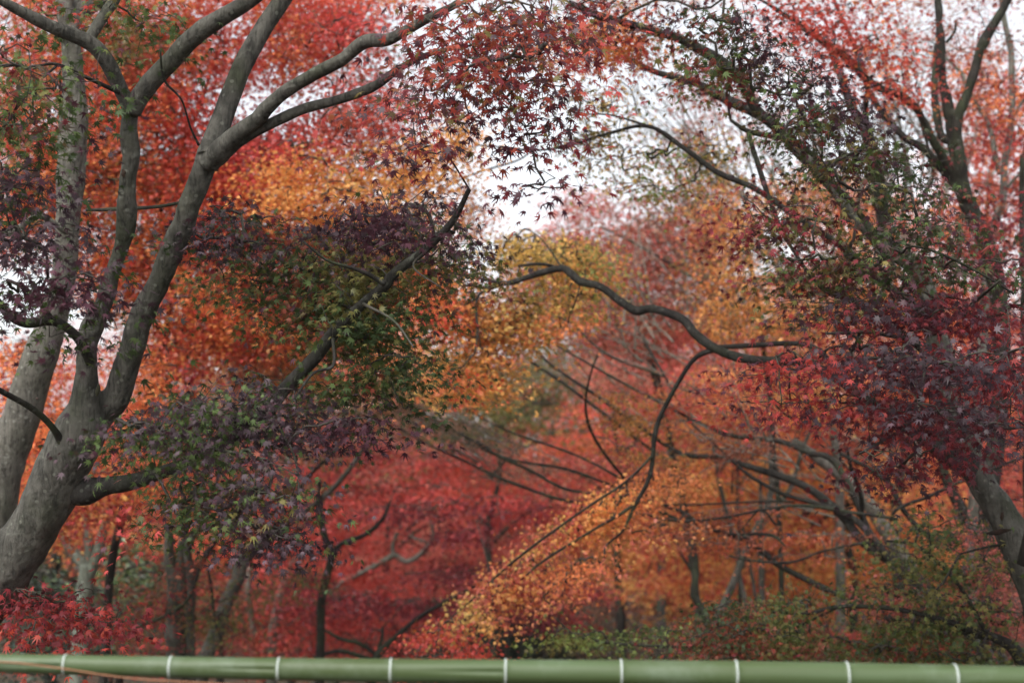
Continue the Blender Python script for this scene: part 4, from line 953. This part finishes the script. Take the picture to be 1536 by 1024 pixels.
# ------------------------------------------------------------------ bamboo rail, its posts and the wire
def bamboo_mat():
    m, n = new_mat('green_bamboo')
    tc = N(n, 'ShaderNodeTexCoord')
    mp = N(n, 'ShaderNodeMapping'); mp.inputs['Scale'].default_value = (0.6, 14, 14)
    n.links.new(tc.outputs['Object'], mp.inputs[0])
    a = N(n, 'ShaderNodeTexNoise', Scale=2.5, Detail=6.0); n.links.new(mp.outputs[0], a.inputs['Vector'])
    b = N(n, 'ShaderNodeTexNoise', Scale=5.0, Detail=9.0, Roughness=.7); n.links.new(tc.outputs['Object'], b.inputs['Vector'])
    r = N(n, 'ShaderNodeValToRGB')
    r.color_ramp.elements[0].position = .3; r.color_ramp.elements[0].color = (0.045, 0.066, 0.018, 1)
    r.color_ramp.elements[1].position = .75; r.color_ramp.elements[1].color = (0.074, 0.112, 0.05, 1)
    n.links.new(a.outputs[0], r.inputs[0])
    mx = N(n, 'ShaderNodeMix', data_type='RGBA'); mx.inputs[7].default_value = (0.15, 0.195, 0.14, 1)
    rr = N(n, 'ShaderNodeMapRange'); rr.inputs['From Min'].default_value = .5; rr.inputs['From Max'].default_value = .75; rr.inputs['To Max'].default_value = .6
    n.links.new(b.outputs[0], rr.inputs['Value']); n.links.new(rr.outputs[0], mx.inputs[0]); n.links.new(r.outputs[0], mx.inputs[6])
    pb = N(n, 'ShaderNodeBsdfPrincipled', Roughness=.5); pb.inputs['Specular IOR Level'].default_value = .35
    n.links.new(mx.outputs[2], pb.inputs['Base Color'])
    bp = N(n, 'ShaderNodeBump', Strength=.12, Distance=.004); n.links.new(a.outputs[0], bp.inputs['Height']); n.links.new(bp.outputs[0], pb.inputs['Normal'])
    o = N(n, 'ShaderNodeOutputMaterial'); n.links.new(pb.outputs[0], o.inputs[0])
    return m
def plain_mat(name, col, rough=.6, metal=0, var=.25, sc=40):
    m, n = new_mat(name)
    a = N(n, 'ShaderNodeTexNoise', Scale=sc, Detail=5.0); tc = N(n, 'ShaderNodeTexCoord'); n.links.new(tc.outputs['Object'], a.inputs['Vector'])
    r = N(n, 'ShaderNodeMapRange'); r.inputs['To Min'].default_value = 1 - var; r.inputs['To Max'].default_value = 1 + var
    h = N(n, 'ShaderNodeHueSaturation'); h.inputs['Color'].default_value = (*col, 1)
    n.links.new(a.outputs[0], r.inputs['Value']); n.links.new(r.outputs[0], h.inputs['Value'])
    pb = N(n, 'ShaderNodeBsdfPrincipled', Roughness=rough, Metallic=metal); n.links.new(h.outputs[0], pb.inputs['Base Color'])
    o = N(n, 'ShaderNodeOutputMaterial'); n.links.new(pb.outputs[0], o.inputs[0])
    return m
M_BAM = bamboo_mat()
M_BLOOM = plain_mat('white_bloom', (.38, .42, .40), .8)
M_SCAR = plain_mat('branch_scar', (.07, .035, .025), .9)
M_WIRE = plain_mat('copper_wire', (.27, .12, .06), .6, .2)

RD_ = 4.3
nodesx = [-230, -65, 97, 255, 417, 585, 757, 930, 1102, 1268, 1430, 1590, 1745]
def rail_cy(x): return 994 + (x / 1536.0) * 25.5 + 1.6 * math.sin(x / 260.0)
def rail_w(x): return 27 + 13 * min(max((x + 100) / 1200.0, 0), 1)
def rail():
    c0 = P(-320, rail_cy(-320), RD_); rt = thing('bamboo_rail', 'green bamboo pole with white ringed joints running across the bottom as a rail', 'railing', tuple(c0))
    # culm: one tube with a low step and a pinch at each joint, and a groove on alternate internodes
    xs = list(np.arange(-320, 1840, 4.0))
    for nx in nodesx: xs += [nx - 3, nx - 1.5, nx, nx + 1.5, nx + 3, nx + 5]
    xs = np.array(sorted(set(xs)))
    c = np.array([P(x, rail_cy(x), RD_) for x in xs]); r = np.array([rail_w(x) for x in xs]) * RD_ / FPX / 2
    for nx in nodesx:
        dxx = xs - nx
        r = r * (1 + .075 * np.exp(-((dxx - 2.2) / 3.2) ** 2) - .025 * np.exp(-((dxx + 3.0) / 2.0) ** 2) + .012 * np.exp(-np.abs(dxx) / 18))
    sides = 40
    V, F = tube(c, r, sides)
    n = len(xs)
    VV = V[:n * sides].reshape(n, sides, 3)
    # branch groove: runs leftwards from a joint on the side facing the viewer
    for q, nx in enumerate(nodesx):
        if q % 2 == 0 or nx > 900: continue
    for nx, up in ((97, -.1), (417, .0), (757, .05)):
        prv = max([v for v in nodesx if v < nx])
        for i, x in enumerate(xs):
            t = (x - prv) / (nx - prv)
            if .15 < t < .985:
                dirs = VV[i] - c[i]; dn = dirs / np.linalg.norm(dirs, axis=1)[:, None]
                ang = np.degrees(np.arctan2(dn[:, 2], -dn[:, 1]))       # 0 faces the viewer, 90 up
                dep = .24 * sstep(.15, .95, t) * np.exp(-((ang - up * 60 - 4) / (3 + 5 * t)) ** 2)
                VV[i] = c[i] + dirs * (1 - dep)[:, None]
    V[:n * sides] = VV.reshape(-1, 3)
    mesh_obj('culm', V, F, M_BAM, rt)
    for nx in nodesx:
        w_ = rail_w(nx) * RD_ / FPX / 2
        k = 14; pr = np.linspace(0, 1, k)
        path = np.array([P(nx - .5 + 6.5 * t, rail_cy(nx + 6.5 * t), RD_) for t in pr])
        rad = w_ * (1.052 + .05 * np.exp(-((pr - .35) / .25) ** 2) - .05 * pr ** 3)
        rad[0] = w_ * .9; rad[-1] = w_ * .97
        v, f = tube(path, rad, 40)
        jo = mesh_obj('joint_ring', v, f, M_BLOOM, rt)
        if nx in (97, 417, 757):
            p0 = P(nx - 7, rail_cy(nx), RD_) + np.array([0, -w_ * 1.0, w_ * .02])
            q = np.array([p0 + np.array([t * .012 - .006, -.008 * t, .001]) for t in (0, .5, 1)])
            v, f = tube(q, np.array([.0085, .0075, .005]), 10, .5)
            mesh_obj('branch_stub', v, f, M_SCAR, jo)
            bpy.data.objects[-1] if False else None
    return rt
rail()
for i, (px_, lab) in enumerate(((-260, 'bamboo post carrying the left end of the rail, left of the view'), (1780, 'bamboo post carrying the right end of the rail, right of the view'))):
    t_ = P(px_, rail_cy(px_) + 12, RD_); base = np.array([t_[0], t_[1], -.1])
    po = thing('bamboo_post', lab, 'post', (t_[0], t_[1], 0), 'posts of the bamboo rail')
    zz = np.linspace(0, 1, 40); path = base + (t_ - base) * zz[:, None]
    rr_ = .038 * (1 + .06 * (np.abs((zz * 3.5) % 1 - .5) < .03))
    v, f = tube(path, rr_, 24); mesh_obj('culm', v, f, M_BAM, po)
    v, f = tube(np.array([t_ - [0, 0, .06], t_ - [0, 0, .03]]), np.array([.042, .042]), 24); mesh_obj('joint_ring', v, f, M_BLOOM, po)

wp = [(-160, 985), (-60, 989), (0, 991.5), (40, 995), (97, 1003), (160, 1012), (230, 1019), (320, 1025), (420, 1031), (520, 1040)]
wpts = np.array([P(x, y, RD_ - .055) for x, y in wp])
path = catmull(wpts, 8)
path += np.stack([vnoise(path, 9, o) - .5 for o in (3, 5, 9)], -1) * .004
V, F = tube(path, np.full(len(path), .0023), 8)
wo = bpy.data.objects.new('wire', bpy.data.meshes.new('wire'))
bpy.data.objects.remove(wo)
wo = mesh_obj('wire', V, F, M_WIRE)
wo['label'] = 'thin copper coloured wire sagging along the left front of the bamboo rail'; wo['category'] = 'wire'
print('LEAVES', LEAFN)


# ------------------------------------------------------------------ thin mist in the dell
hm, hn = new_mat('mist')
pv = hn.nodes.new('ShaderNodeVolumePrincipled')
pv.inputs['Color'].default_value = (0.95, 0.95, 0.97, 1)
pv.inputs['Density'].default_value = 0.0004
ho = hn.nodes.new('ShaderNodeOutputMaterial'); hn.links.new(pv.outputs[0], ho.inputs['Volume'])
x0, x1, y0, y1, z0, z1 = -112, 112, -9, 132, -5, 16
HV = np.array([(x, y, z) for x in (x0, x1) for y in (y0, y1) for z in (z0, z1)], float)
HF = np.array([(0, 1, 3, 2), (4, 6, 7, 5), (0, 4, 5, 1), (2, 3, 7, 6), (0, 2, 6, 4), (1, 5, 7, 3)])
hz = mesh_obj('haze', HV, HF, hm, smooth=False)
hz['kind'] = 'stuff'
